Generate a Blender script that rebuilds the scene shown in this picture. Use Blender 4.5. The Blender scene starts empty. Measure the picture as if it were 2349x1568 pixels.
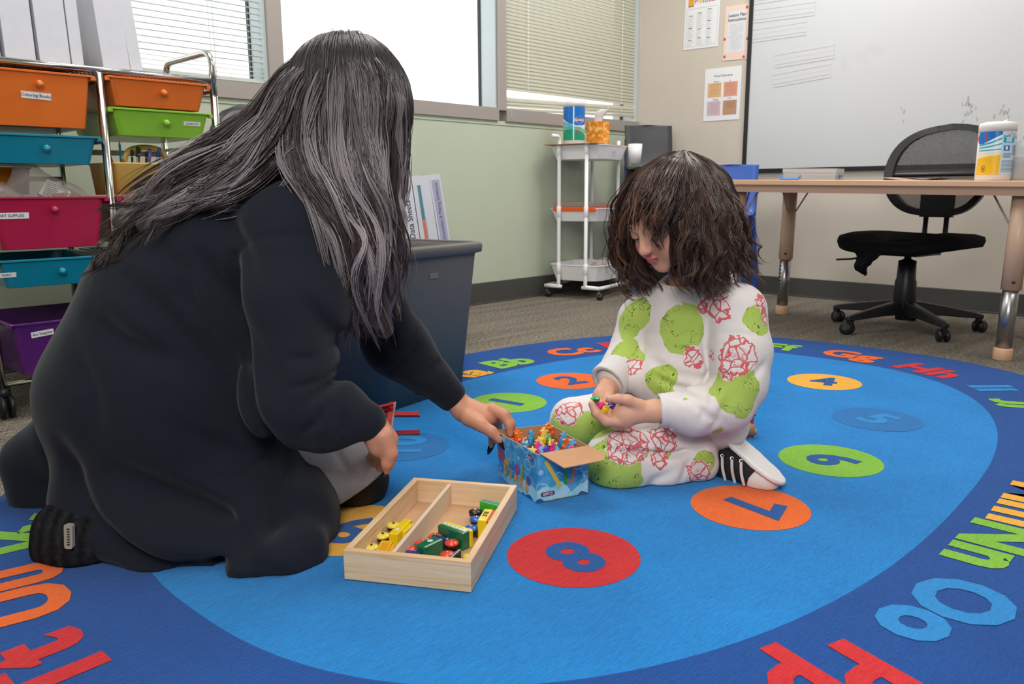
import bpy, bmesh, math, random
import numpy as np
from mathutils import Matrix, Vector
random.seed(7); np.random.seed(7)
S = bpy.context.scene
COL = S.collection
PI = math.pi

# ---------------------------------------------------------------- camera, world, lights, exposure
FPX, CX, CY = 1831.0, 1174.5, 784.0          # focal length in pixels of the 2349 x 1568 frame
CAM_H, PITCH, ROLL = 0.60, math.radians(10.65), math.radians(0.33)
_fw = np.array([0, math.cos(PITCH), -math.sin(PITCH)])
_r0 = np.array([1.0, 0, 0]); _u0 = np.cross(_r0, _fw)
_rt = _r0*math.cos(ROLL) - _u0*math.sin(ROLL)
_up = _u0*math.cos(ROLL) + _r0*math.sin(ROLL)
CAMP = np.array([0, 0, CAM_H])
cam_data = bpy.data.cameras.new('camera'); cam = bpy.data.objects.new('camera', cam_data); COL.objects.link(cam)
cam_data.sensor_width = 36; cam_data.lens = FPX/2349*36; cam_data.clip_start = 0.05
cam.matrix_world = Matrix(((_rt[0], _up[0], -_fw[0], 0), (_rt[1], _up[1], -_fw[1], 0), (_rt[2], _up[2], -_fw[2], CAM_H), (0, 0, 0, 1)))
cam_data.dof.use_dof = True; cam_data.dof.focus_distance = 1.72; cam_data.dof.aperture_fstop = 9.0
S.camera = cam

S.view_settings.view_transform = 'Standard'; S.view_settings.look = 'None'
S.view_settings.gamma = 1.0; S.view_settings.use_curve_mapping = False
S.view_settings.exposure = 0.0
S.cycles.use_denoising = True
S.cycles.max_bounces = 7; S.cycles.diffuse_bounces = 3; S.cycles.glossy_bounces = 3
S.cycles.transmission_bounces = 5; S.cycles.transparent_max_bounces = 12
S.cycles.sample_clamp_indirect = 4

W = bpy.data.worlds.new('overcast_sky'); S.world = W; W.use_nodes = True
W.node_tree.nodes['Background'].inputs[0].default_value = (0.96, 0.985, 1.0, 1)
W.node_tree.nodes['Background'].inputs[1].default_value = 1.9

def area(name, loc, target, size, power, color, sy=None):
    d = bpy.data.lights.new(name, 'AREA'); d.size = size; d.energy = power; d.color = color
    if sy: d.shape = 'RECTANGLE'; d.size_y = sy
    o = bpy.data.objects.new(name, d); COL.objects.link(o); o.location = loc
    v = Vector(target) - Vector(loc); o.rotation_euler = v.to_track_quat('-Z', 'Y').to_euler()
    return o
area('ceiling_light', (1.25, 3.7, 2.62), (1.25, 3.7, 0), 1.2, 43, (1.0, 0.97, 0.93), 1.2)
area('ceiling_light', (-0.7, 2.3, 2.62), (-0.7, 2.3, 0), 1.2, 36, (1.0, 0.97, 0.93), 1.2)
area('ceiling_light', (2.3, 1.6, 2.62), (2.3, 1.6, 0), 1.2, 26, (1.0, 0.97, 0.93), 1.2)
area('ceiling_light', (0.2, 0.3, 2.62), (0.2, 0.3, 0), 1.2, 14, (1.0, 0.97, 0.93), 1.2)
area('photographer_flash', (-0.15, -0.35, 1.55), (0.35, 1.9, 0.35), 0.7, 30, (1.0, 0.975, 0.96))

# ---------------------------------------------------------------- helpers
def W3(px, py, Y):
    """the point of the plane y = Y seen at that place of the photograph"""
    d = _rt*(px-CX)/FPX + _up*(CY-py)/FPX + _fw
    return CAMP + d*(Y/d[1])
def G3(px, py, z=0.0):
    d = _rt*(px-CX)/FPX + _up*(CY-py)/FPX + _fw
    return CAMP + d*((z-CAM_H)/d[2])
def lin(h):
    h = h.lstrip('#'); o = []
    for i in (0, 2, 4):
        c = int(h[i:i+2], 16)/255; o.append(c/12.92 if c <= .04045 else ((c+.055)/1.055)**2.4)
    return tuple(o)+(1.0,)

class NT:
    """small wrapper to write node trees in few words"""
    def __init__(s, m): s.m = m; s.t = m.node_tree; s.n = s.t.nodes; s.l = s.t.links
    def new(s, typ, **kw):
        n = s.n.new('ShaderNode'+typ)
        for k, v in kw.items():
            if k.startswith('i_'):
                s.put(n.inputs[k[2:].replace('_', ' ')], v)
            elif k.startswith('n') and k[1:].isdigit(): s.put(n.inputs[int(k[1:])], v)
            else: setattr(n, k, v)
        return n
    def put(s, sock, v):
        if hasattr(v, 'is_output') or hasattr(v, 'links'): s.l.new(v, sock)
        else: sock.default_value = v
    def math(s, op, a, b=0.0, c=None, clamp=False):
        n = s.new('Math', operation=op, use_clamp=clamp); s.put(n.inputs[0], a); s.put(n.inputs[1], b)
        if c is not None: s.put(n.inputs[2], c)
        return n.outputs[0]
    def mix(s, f, a, b):
        n = s.new('Mix', data_type='RGBA'); s.put(n.inputs[0], f); s.put(n.inputs[6], a); s.put(n.inputs[7], b); return n.outputs[2]
    def ramp(s, f, stops):
        n = s.new('ValToRGB'); s.put(n.inputs[0], f); e = n.color_ramp.elements
        while len(e) < len(stops): e.new(0.5)
        for q, (p, c) in zip(e, stops): q.position = p; q.color = c if len(c) == 4 else lin(c)
        return n.outputs[0]
    def coord(s, which='Object'): return s.new('TexCoord').outputs[which]
    def noise(s, vec, scale, detail=3, rough=.5, dist=0.0, out=0):
        n = s.new('TexNoise', i_Scale=scale, i_Detail=detail, i_Roughness=rough, i_Distortion=dist); s.l.new(vec, n.inputs['Vector']); return n.outputs[out]
    def mapping(s, vec, scale=(1, 1, 1), rot=(0, 0, 0), loc=(0, 0, 0)):
        n = s.new('Mapping'); s.l.new(vec, n.inputs[0]); n.inputs['Scale'].default_value = scale; n.inputs['Rotation'].default_value = rot; n.inputs['Location'].default_value = loc; return n.outputs[0]

MATS = {}
def mat(name, col, rough=.5, metal=0.0, var=None, bump=None, spec=None, alpha=None, trans=None, emit=None, sheen=None, sss=None, coat=None, build=None):
    """var = (scale, colour2, amount), bump = (scale, strength[, detail])"""
    if name in MATS: return MATS[name]
    m = bpy.data.materials.new(name); m.use_nodes = True; MATS[name] = m
    t = NT(m); b = t.n['Principled BSDF']
    c = lin(col) if isinstance(col, str) else col
    b.inputs['Base Color'].default_value = c; b.inputs['Roughness'].default_value = rough; b.inputs['Metallic'].default_value = metal
    oc = t.coord()
    if var:
        f = t.ramp(t.noise(oc, var[0], 4, .6), [(.35, (0, 0, 0, 1)), (.65, (1, 1, 1, 1))])
        f = t.math('MULTIPLY', f, var[2]); t.l.new(t.mix(f, c, lin(var[1])), b.inputs['Base Color'])
    if bump:
        bn = t.new('Bump', i_Strength=bump[1], i_Distance=.002); t.l.new(t.noise(oc, bump[0], bump[2] if len(bump) > 2 else 3), bn.inputs['Height']); t.l.new(bn.outputs[0], b.inputs['Normal'])
    if spec is not None: b.inputs['Specular IOR Level'].default_value = spec
    if alpha is not None: b.inputs['Alpha'].default_value = alpha
    if trans is not None: b.inputs['Transmission Weight'].default_value = trans
    if sheen: b.inputs['Sheen Weight'].default_value = sheen
    if coat: b.inputs['Coat Weight'].default_value = coat
    if sss:
        b.inputs['Subsurface Weight'].default_value = sss[0]; b.inputs['Subsurface Radius'].default_value = sss[1]; b.inputs['Subsurface Scale'].default_value = .01
    if emit: b.inputs['Emission Color'].default_value = lin(emit[0]); b.inputs['Emission Strength'].default_value = emit[1]
    if build: build(t, b, oc)
    return m

def rrect(w, d, r, z, n=4, cx=0, cy=0):
    """ring of a rounded rectangle"""
    r = min(r, w/2-1e-5, d/2-1e-5); P = []
    for (sx, sy, a0) in ((1, 1, 0), (-1, 1, PI/2), (-1, -1, PI), (1, -1, 1.5*PI)):
        for i in range(n+1):
            a = a0+PI/2*i/n; P.append((cx+sx*(w/2-r)+r*math.cos(a), cy+sy*(d/2-r)+r*math.sin(a), z))
    return P
def fillet(P, rad, n=5):
    P = [Vector(p) for p in P]; out = [P[0]]
    for i in range(1, len(P)-1):
        a = P[i-1]-P[i]; b = P[i+1]-P[i]; r = min(rad, a.length*.49, b.length*.49); A = P[i]+a.normalized()*r; B = P[i]+b.normalized()*r
        for k in range(n+1):
            t = k/n; out.append((1-t)**2*A+2*t*(1-t)*P[i]+t*t*B)
    out.append(P[-1]); return out
def catmull(P, n=6):
    P = [Vector(p) for p in P]; Q = [P[0]*2-P[1]]+P+[P[-1]*2-P[-2]]; out = []
    for i in range(1, len(Q)-2):
        for k in range(n):
            t = k/n; a, b, c, d = Q[i-1], Q[i], Q[i+1], Q[i+2]
            out.append(.5*((2*b)+(c-a)*t+(2*a-5*b+4*c-d)*t*t+(3*b-a-3*c+d)*t**3))
    out.append(P[-1]); return out

class MB:
    """collects shapes and links them as ONE mesh object"""
    def __init__(s): s.v = []; s.f = []; s.m = []; s.sm = []
    def add(s, V, F, mi=0, smooth=False, M=None):
        o = len(s.v)
        for p in V: s.v.append(tuple(M @ Vector(p)) if M is not None else tuple(p))
        for f in F: s.f.append([i+o for i in f]); s.m.append(mi); s.sm.append(smooth)
        return s
    def box(s, x0, x1, y0, y1, z0, z1, mi=0, M=None):
        V = [(x, y, z) for z in (z0, z1) for y in (y0, y1) for x in (x0, x1)]
        return s.add(V, [(0, 2, 3, 1), (4, 5, 7, 6), (0, 1, 5, 4), (2, 6, 7, 3), (0, 4, 6, 2), (1, 3, 7, 5)], mi, False, M)
    def loft(s, rings, mi=0, smooth=False, cap0=True, cap1=True, M=None, closed=True):
        n = len(rings[0]); V = [p for r in rings for p in r]; F = []
        for i in range(len(rings)-1):
            for j in range(n if closed else n-1):
                k = (j+1) % n; F.append((i*n+j, i*n+k, (i+1)*n+k, (i+1)*n+j))
        if cap0: F.append(tuple(range(n-1, -1, -1)))
        if cap1: F.append(tuple((len(rings)-1)*n+j for j in range(n)))
        return s.add(V, F, mi, smooth, M)
    def lathe(s, prof, n=24, mi=0, smooth=True, M=None, cap0=True, cap1=True):
        rings = [[(r*math.cos(2*PI*j/n), r*math.sin(2*PI*j/n), z) for j in range(n)] for r, z in prof]
        return s.loft(rings, mi, smooth, cap0, cap1, M)
    def tube(s, P, r, n=8, mi=0, closed=False, M=None, flat=None, smooth=True):
        P = [Vector(p) for p in P]; N = len(P); rings = []; nrm = None
        for i in range(N):
            if closed: t = (P[(i+1) % N]-P[i-1]).normalized()
            else: t = (P[min(i+1, N-1)]-P[max(i-1, 0)]).normalized()
            if nrm is None:
                nrm = t.cross(Vector((0, 0, 1)));
                if nrm.length < .1: nrm = t.cross(Vector((1, 0, 0)))
                nrm.normalize()
            else:
                nrm = nrm-t*nrm.dot(t)
                if nrm.length < 1e-6: nrm = t.orthogonal()
                nrm.normalize()
            b = t.cross(nrm); rr = r[i] if hasattr(r, '__len__') else r; fl = flat or 1
            rings.append([P[i]+rr*(math.cos(a)*nrm+math.sin(a)*b*fl) for a in (2*PI*j/n for j in range(n))])
        if closed: rings.append(rings[0])
        return s.loft([[tuple(q) for q in R] for R in rings], mi, smooth, not closed, not closed, M)
    def prism(s, poly, z0, z1, mi=0, M=None, smooth=False):
        n = len(poly); return s.loft([[(x, y, z0) for x, y in poly], [(x, y, z1) for x, y in poly]], mi, smooth, True, True, M)
    def poly(s, pts, mi=0, M=None): return s.add(pts, [tuple(range(len(pts)))], mi, False, M)
    def text(s, body, size, M, mi=0, bold=0.0, align='CENTER', sx=1.0):
        V, F = text_mesh(body, bold, align); return s.add([(x*size*sx, y*size, 0) for x, y in V], F, mi, False, M)
    def build(s, name, mats, parent=None, bevel=None, kind=None, label=None, sub=0, loc=None):
        me = bpy.data.meshes.new(name); me.from_pydata(s.v, [], s.f)
        if not isinstance(mats, (list, tuple)): mats = [mats]
        for m in mats: me.materials.append(m)
        me.polygons.foreach_set('material_index', s.m); me.polygons.foreach_set('use_smooth', s.sm); me.update()
        o = bpy.data.objects.new(name, me); COL.objects.link(o)
        if parent is not None: o.parent = parent
        if loc is not None: o.location = loc
        if bevel:
            b = o.modifiers.new('bevel', 'BEVEL'); b.width = bevel; b.segments = 2; b.limit_method = 'ANGLE'; b.angle_limit = math.radians(40); b.harden_normals = False
        if sub:
            b = o.modifiers.new('subdivision', 'SUBSURF'); b.levels = sub; b.render_levels = sub
        if kind: o['kind'] = kind
        if label: o['label'] = label
        return o
_TX = {}
def text_mesh(body, bold, align):
    k = (body, bold, align)
    if k not in _TX:
        c = bpy.data.curves.new('lettering', 'FONT'); c.body = body; c.size = 1; c.offset = bold; c.align_x = align; c.align_y = 'CENTER'; c.resolution_u = 3; c.fill_mode = 'FRONT'
        o = bpy.data.objects.new('lettering', c); COL.objects.link(o); dg = bpy.context.evaluated_depsgraph_get(); dg.update()
        me = bpy.data.meshes.new_from_object(o.evaluated_get(dg)); V = [(v.co.x, v.co.y) for v in me.vertices]; F = [tuple(p.vertices) for p in me.polygons]
        bpy.data.objects.remove(o); bpy.data.curves.remove(c); bpy.data.meshes.remove(me); _TX[k] = (V, F)
    return _TX[k]
def frame(o, x, y, z=None):
    """matrix with origin o and unit axes along x, y"""
    x = Vector(x).normalized(); y = Vector(y); z = x.cross(y).normalized() if z is None else Vector(z).normalized(); y = z.cross(x)
    return Matrix(((x.x, y.x, z.x, o[0]), (x.y, y.y, z.y, o[1]), (x.z, y.z, z.z, o[2]), (0, 0, 0, 1)))
def T(x=0, y=0, z=0): return Matrix.Translation((x, y, z))
def RX(a): return Matrix.Rotation(math.radians(a), 4, 'X')
def RY(a): return Matrix.Rotation(math.radians(a), 4, 'Y')
def RZ(a): return Matrix.Rotation(math.radians(a), 4, 'Z')
def tag(o, label, cat, group=None):
    o['label'] = label; o['category'] = cat
    if group: o['group'] = group
    return o
def thing(name, label, cat, loc=(0, 0, 0), rz=0.0, group=None, M=None):
    o = bpy.data.objects.new(name, None); COL.objects.link(o); o.empty_display_size = .05
    if M is not None: o.matrix_world = M
    else: o.location = loc; o.rotation_euler = (0, 0, rz)
    return tag(o, label, cat, group)
def copy_tree(o, parent=None):
    c = o.copy(); COL.objects.link(c)
    if parent is not None: c.parent = parent
    for ch in [q for q in bpy.data.objects if q.parent == o]: copy_tree(ch, c)
    return c

# room frames: K is the corner of the two walls
K = Vector((0.823, 5.357, 0)); dW = Vector((.692, .722, 0)).normalized(); dB = Vector((.722, -.692, 0)).normalized()
AW = math.atan2(dW.y, dW.x); AB = math.atan2(dB.y, dB.x)
MW = Matrix.Translation(K) @ Matrix.Rotation(AW, 4, 'Z')     # window wall: x = along it to the right (0 at the corner), y = into the wall
MBW = Matrix.Translation(K) @ Matrix.Rotation(AB, 4, 'Z')    # whiteboard wall: x = along it to the right, y = into the wall
def atW(x, off=0.0, z=0.0): return MW @ Vector((x, -off, z))
def atB(x, off=0.0, z=0.0): return MBW @ Vector((x, -off, z))

# ---------------------------------------------------------------- materials of the room
def carpet_nodes(t, b, oc):
    v = t.mapping(oc, (1, 1, 1), (0, 0, AB))
    a = t.noise(t.mapping(v, (70, 260, 40)), 1.0, 4, .7)
    c = t.noise(t.mapping(v, (190, 60, 40)), 1.0, 4, .7)
    k = t.math('MULTIPLY', t.math('ADD', a, c), .5)
    big = t.noise(t.mapping(v, (1, 9, 1)), 1.5, 3)
    k = t.math('ADD', k, t.math('MULTIPLY', t.math('SUBTRACT', big, .5), .12))
    t.l.new(t.ramp(k, [(.38, '#35322f'), (.5, '#70695f'), (.62, '#a1988b')]), b.inputs['Base Color'])
    bn = t.new('Bump', i_Strength=.8, i_Distance=.003); t.l.new(k, bn.inputs['Height']); t.l.new(bn.outputs[0], b.inputs['Normal'])
m_carpet = mat('carpet_loop_grey', '#5a544d', .95, spec=.1, build=carpet_nodes)
m_green = mat('wall_paint_pale_green', '#bfc8b4', .6, var=(3, '#b8c2ad', .5), bump=(300, .05), spec=.3)
m_beige = mat('wall_paint_warm_beige', '#cdc4b9', .6, var=(2, '#c8beb2', .5), bump=(300, .05), spec=.3)
m_ceil = mat('ceiling_tile_white', '#e4e2dc', .9, bump=(80, .3))
m_base = mat('baseboard_vinyl_grey', '#4b4a48', .45)
m_alu = mat('window_frame_aluminium', '#a9a19b', .45, metal=.25)
m_jamb = mat('window_jamb_pale', '#c3cdcf', .5)
m_gasket = mat('window_gasket_black', '#20272b', .5)
m_slat = mat('blind_slat_beige', '#bdbba9', .45)
m_slat2 = mat('blind_slat_pale', '#c3cbc5', .4)
m_cord = mat('blind_cord_white', '#d9d8cc', .7)
m_chrome = mat('chrome', '#d2d0cd', .16, metal=1.0)
m_chromed = mat('chrome_dark', '#8c8a86', .22, metal=1.0)
m_black = mat('black_plastic', '#15161a', .4)
m_white = mat('white_paint_metal', '#f3f3f5', .35)
m_white_pl = mat('white_plastic', '#e9e9ea', .3)
m_paper = mat('white_paper', '#e6e8ec', .7)
m_ink = mat('black_ink', '#22222a', .6)
def glass_nodes(t, b, oc):
    tr = t.new('BsdfTransparent'); gl = t.new('BsdfGlossy', i_Roughness=.02); mx = t.new('MixShader', n0=.05)
    t.l.new(tr.outputs[0], mx.inputs[1]); t.l.new(gl.outputs[0], mx.inputs[2]); t.l.new(mx.outputs[0], t.n['Material Output'].inputs[0])
m_glass = mat('window_glass', '#ffffff', 0, build=glass_nodes)
def clear_plastic(name, tint, a, rough=.12):
    def nodes(t, b, oc):
        tr = t.new('BsdfTransparent'); tr.inputs[0].default_value = lin(tint); mx = t.new('MixShader', n0=a)
        t.l.new(tr.outputs[0], mx.inputs[1]); t.l.new(b.outputs[0], mx.inputs[2]); t.l.new(mx.outputs[0], t.n['Material Output'].inputs[0])
    return mat(name, tint, rough, build=nodes)
m_clear = clear_plastic('clear_plastic', '#eceef0', .38)
m_bag = clear_plastic('plastic_bag_film', '#e9e6e2', .22, .2)

def struct(name, mb, m, parent=None, bevel=None):
    return mb.build(name, m, parent, bevel=bevel, kind=None if parent else 'structure')

# ---------------------------------------------------------------- room shell
CEIL = 2.7; XL = -5.6; XR = 6.2
c = [atW(0, 0), atW(XL, 0), atW(XL, 0)+dB*XR, atW(0, 0)+dB*XR]
fl = MB(); pad = .25
cc = [K+dW*pad-dB*pad, K+dW*(XL-pad)-dB*pad, K+dW*(XL-pad)+dB*(XR+pad), K+dW*pad+dB*(XR+pad)]
fl.loft([[(p.x, p.y, -.1) for p in cc], [(p.x, p.y, 0) for p in cc]])
struct('floor', fl, m_carpet)
ce = MB(); ce.loft([[(p.x, p.y, CEIL) for p in cc], [(p.x, p.y, CEIL+.1) for p in cc]]); struct('ceiling', ce, m_ceil)
# window wall (left), with the row of windows
wl = MB(); SILL, TOP = .975, 2.35
wl.box(XL, 0, 0, .2, 0, SILL); wl.box(XL, 0, 0, .2, TOP, CEIL); wl.box(XL, -4.35, 0, .2, SILL, TOP); wl.box(XL, 0, -.004, .001, SILL-.022, SILL-.016)
o = struct('wall_left', wl, m_green); o.matrix_world = MW
wr = MB(); wr.box(-.2, XR, 0, .2, 0, CEIL); o = struct('wall_right', wr, m_beige); o.matrix_world = MBW
wb = MB(); wb.box(XL-.2, XL, -XR, .2, 0, CEIL); o = struct('wall_back', wb, m_green); o.matrix_world = MW
wf = MB(); wf.box(XL, 0, -XR-.2, -XR, 0, CEIL); o = struct('wall_front', wf, m_beige); o.matrix_world = MW
bb = MB(); bb.box(XL, 0, -.012, 0, 0, .116); bb.box(XL, -.012, -.02, -.012, 0, .008); o = struct('baseboard_left', bb, m_base, bevel=.003); o.matrix_world = MW
bb = MB(); bb.box(.0, XR, -.012, 0, 0, .105); bb.box(.02, XR, -.02, -.012, 0, .008); o = struct('baseboard_right', bb, m_base, bevel=.003); o.matrix_world = MBW
# windows: x = -s
def window(name, x0, x1, lab):
    e = bpy.data.objects.new(name, None); COL.objects.link(e); e.matrix_world = MW; e['kind'] = 'structure'
    f = MB(); f.box(x0, x1, -.012, .09, SILL, 1.04); f.box(x0, x1, 0, .09, TOP-.05, TOP)
    f.build('window_frame', m_alu, e)
    j = MB(); j.box(x1-.012, x1-.001, .005, .12, 1.04, TOP-.05); j.box(x0+.001, x0+.012, .005, .12, 1.04, TOP-.05); j.build('window_jamb', m_jamb, e)
    g = MB(); g.box(x0+.01, x1-.01, .118, .124, 1.03, TOP-.04); g.build('glass_pane', m_glass, e)
    k = MB(); k.box(x1-.017, x1-.012, .11, .13, 1.04, TOP-.05); k.box(x0+.012, x0+.017, .09, .13, 1.04, TOP-.05); k.build('gasket', m_gasket, e)
    return e
window('window_1', -4.35, -2.635, ''); window('window_2', -2.57, -1.29, ''); window('window_3', -1.232, 0, '')
mu = MB(); mu.box(-2.635, -2.57, -.012, .12, 1.03, TOP); o = struct('trim_1', mu, m_alu); o.matrix_world = MW
mu = MB(); mu.box(-1.29, -1.232, -.012, .12, 1.03, TOP); o = struct('trim_2', mu, m_alu); o.matrix_world = MW
mu = MB(); mu.box(XL, 0, .2, .24, SILL-.02, 1.035); o = struct('trim_3', mu, m_alu); o.matrix_world = MW

def slat(mb, x0, x1, y, z, w, tilt, n=4, crown=.0022, dz=0.0, M=None):
    P = []; a = math.radians(tilt); rings = []
    for j in range(n+1):
        u = (j/n-.5); yy = u*w*math.cos(a); zz = u*w*math.sin(a); h = crown*(1-4*u*u)
        P.append((y+yy-h*math.sin(a), z+zz+h*math.cos(a)))
    r0 = [(x0, p[0], p[1]+dz) for p in P]+[(x0, p[0]+.0003, p[1]-.0007+dz) for p in reversed(P)]
    r1 = [(x1, p[0], p[1]) for p in P]+[(x1, p[0]+.0003, p[1]-.0007) for p in reversed(P)]
    mb.loft([r0, r1], 0, False, True, True, M)
# closed blind of the right window
e = thing('window_blind', 'beige horizontal blind pulled down and closed over the window by the corner', 'blind', M=MW)
sl = MB(); z = 1.155
while z < 2.28: slat(sl, -1.222, -.012, .03, z, .025, 61); z += .0195
sl.build('slats', m_slat, e, kind=None)
lo = MB()
for k in range(3): slat(lo, -1.222, -.012, .03, 1.128-k*.0165, .025, 62-10*k, dz=-.034)
lo.build('lower_slats', m_slat, e)
rl = MB(); rl.loft([[(-1.225, y, z-.036) for y, z in ((.02, 1.073), (.045, 1.073), (.045, 1.085), (.02, 1.085))], [(-.008, y, z) for y, z in ((.02, 1.073), (.045, 1.073), (.045, 1.085), (.02, 1.085))]]); rl.build('bottom_rail', m_slat, e)
hr = MB(); hr.box(-1.226, -.006, .005, .05, 2.265, 2.3); hr.build('head_rail', m_slat, e)
for x in (-1.03, -.16):
    t_ = MB()
    for k in range(60): t_.box(x-.0025, x+.0025, .016, .0165, 1.1+k*.0195, 1.111+k*.0195)  # white dashes paint the light showing through the slats' cord holes
    t_.tube([(x, .012, 1.09), (x, .012, 2.27)], .0007, 5); t_.build('ladder_cord', mat('cord_hole_light_white', '#ffffff', .6), e)
t_ = MB(); t_.tube(catmull([(-1.2, -.004, 2.2), (-1.202, -.006, 1.3), (-1.198, -.014, 1.05), (-1.2, -.016, 1.0), (-1.188, -.016, .985)]), .0012, 5); t_.build('pull_cord', m_cord, e)
t_ = MB(); t_.tube(catmull([(-.004, -.008, 2.2), (.0, -.006, 1.6), (-.004, -.01, 1.4), (.0, -.006, 1.28)]), .0012, 5); t_.build('lift_cord', m_cord, e)
# half open blind of the left window
e = thing('window_blind', 'pale horizontal blind with open slats over the window above the drawer cart', 'blind', M=MW)
sl = MB(); z = 1.13
while z < 2.28: slat(sl, -4.33, -2.648, .03, z, .025, 4); z += .0235
for k in range(3): slat(sl, -4.33, -2.648, .03, 1.108-k*.017, .025, 8, dz=.012)
sl.build('slats', m_slat2, e)
rl = MB(); rl.box(-4.33, -2.648, .018, .043, 1.047, 1.061); rl.build('bottom_rail', m_slat2, e)
hr = MB(); hr.box(-4.34, -2.64, .005, .05, 2.265, 2.3); hr.build('head_rail', m_slat2, e)
for x in (-3.62, -3.18, -2.86):
    t_ = MB(); t_.tube([(x, .008, 1.05), (x, .008, 2.27)], .0011, 5); t_.tube([(x+.004, .052, 1.05), (x+.004, .052, 2.27)], .0011, 5); t_.build('ladder_cord', m_cord, e)

# ---------------------------------------------------------------- whiteboard, papers
e = thing('whiteboard', 'large wall mounted whiteboard with thin black frame and faint smudges', 'whiteboard', M=MBW)
X0, Z0, X1, Z1 = .775, .713, 4.2, 2.1
def wb_nodes(t, b, oc):
    n = t.noise(t.mapping(oc, (1, 1, 1.3), (0, 0, 0), (3.1, 0, 1)), 3.2, 5, .62)
    s = t.ramp(n, [(.62, (0, 0, 0, 1)), (.74, (1, 1, 1, 1))]); s = t.math('MULTIPLY', s, .16)
    t.l.new(t.mix(s, lin('#c8cbce'), lin('#9a948f')), b.inputs['Base Color'])
m_wb = mat('whiteboard_enamel', '#c8cbce', .22, build=wb_nodes)
bp = MB(); bp.box(X0, X1, -.012, -.002, Z0, Z1); bp.build('board_panel', m_wb, e)
fr = MB()
for q in ((X0-.012, X0+.012, Z0, Z1), (X1-.012, X1+.012, Z0, Z1), (X0-.012, X1+.012, Z0-.012, Z0+.01), (X0-.012, X1+.012, Z1-.01, Z1+.012)): fr.box(q[0], q[1], -.02, -.001, q[2], q[3])
fr.build('frame', m_black, e, bevel=.002)
sm = MB(); rs = random.Random(4)
for cx_, cz_, n in ((1.95, .96, 16), (2.09, .95, 10), (2.08, .86, 7), (1.88, .9, 5), (1.62, .98, 3)):
    for i in range(n):
        x = cx_+rs.gauss(0, .02); z = cz_+rs.gauss(0, .035); a = rs.uniform(-.5, .5); L = rs.uniform(.004, .012); w = rs.uniform(.002, .005)
        sm.prism([(-w, -L), (w, -L*.8), (w*.8, L), (-w*.6, L*.9)], 0, .0002, 0, T(x, -.0125, z) @ RX(90) @ RZ(math.degrees(a)))
sm.build('marker_smudge', mat('marker_residue', '#a8a4a6', .7), e, kind='stuff')
# ruled handwriting strips stuck on the board
def strip(corners, label):
    (xa, za), (xb, zb), h = corners
    e = thing('sentence_strip', label, 'paper strip', M=MBW @ T(xa, -.0132, za), group='ruled strips stuck on the whiteboard')
    L = math.hypot(xb-xa, zb-za); a = -math.degrees(math.atan2(zb-za, xb-xa))
    m = MB(); Mx = RY(a) @ RX(90)
    m.prism([(0, 0), (L, 0), (L, h), (0, h)], 0, .0004, 0, Mx)
    for k in (.18, .78): m.poly([(0, h*k, .0007), (L, h*k, .0007), (L, h*k+.0016, .0007), (0, h*k+.0016, .0007)], 1, Mx)
    x = 0
    while x < L-.006: m.poly([(x, h*.48, .0007), (x+.005, h*.48, .0007), (x+.005, h*.48+.0014, .0007), (x, h*.48+.0014, .0007)], 2, Mx); x += .009
    m.build('ruled_paper', [mat('strip_film', '#c9ccd0', .25), mat('strip_line_grey', '#8b8d8f', .6), mat('strip_line_rose', '#b58f94', .6)], e)
strip(((.932, 1.275), (1.268, 1.29), .083), 'ruled sentence strip in the middle of the whiteboard, second lowest of the strips')
strip(((.93, 1.17), (1.258, 1.195), .083), 'ruled sentence strip on the whiteboard, lowest of the strips')
strip(((.79, 1.43), (1.105, 1.43), .083), 'short ruled sentence strip at the left frame of the whiteboard, below another strip')
strip(((.79, 1.535), (1.147, 1.525), .083), 'ruled sentence strip at the left frame of the whiteboard, above the short strip')
strip(((.79, 1.635), (1.15, 1.628), .083), 'ruled sentence strip cut by the top edge of the photo at the whiteboard frame')
# posters on the beige wall
def poster(name, xa, za, w, h, ang, label, draw):
    e = thing(name, label, 'poster', M=MBW @ T(xa, -.002, za) @ RY(-ang)); m = MB(); F = RX(90)
    m.prism([(0, 0), (w, 0), (w, h), (0, h)], 0, .0006, 0, F); mats = draw(m, F @ T(0, 0, .0010), w, h); m.build('printed_sheet', [m_paper]+mats, e); return e
def rect(m, F, x0, y0, x1, y1, mi, z=0): m.poly([(x0, y0, z), (x1, y0, z), (x1, y1, z), (x0, y1, z)], mi, F)
def lines(m, F, x0, x1, y0, y1, n, mi, seed=0, th=.0011, center=False):
    r = random.Random(seed)
    for i in range(n):
        y = y1-(y1-y0)*(i+.5)/n; f = r.uniform(.55, 1)
        a, b = (x0, x0+(x1-x0)*f) if not center else ((x0+x1)/2-(x1-x0)*f/2, (x0+x1)/2+(x1-x0)*f/2)
        rect(m, F, a, y-th/2, b, y+th/2, mi, .0002)
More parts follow.
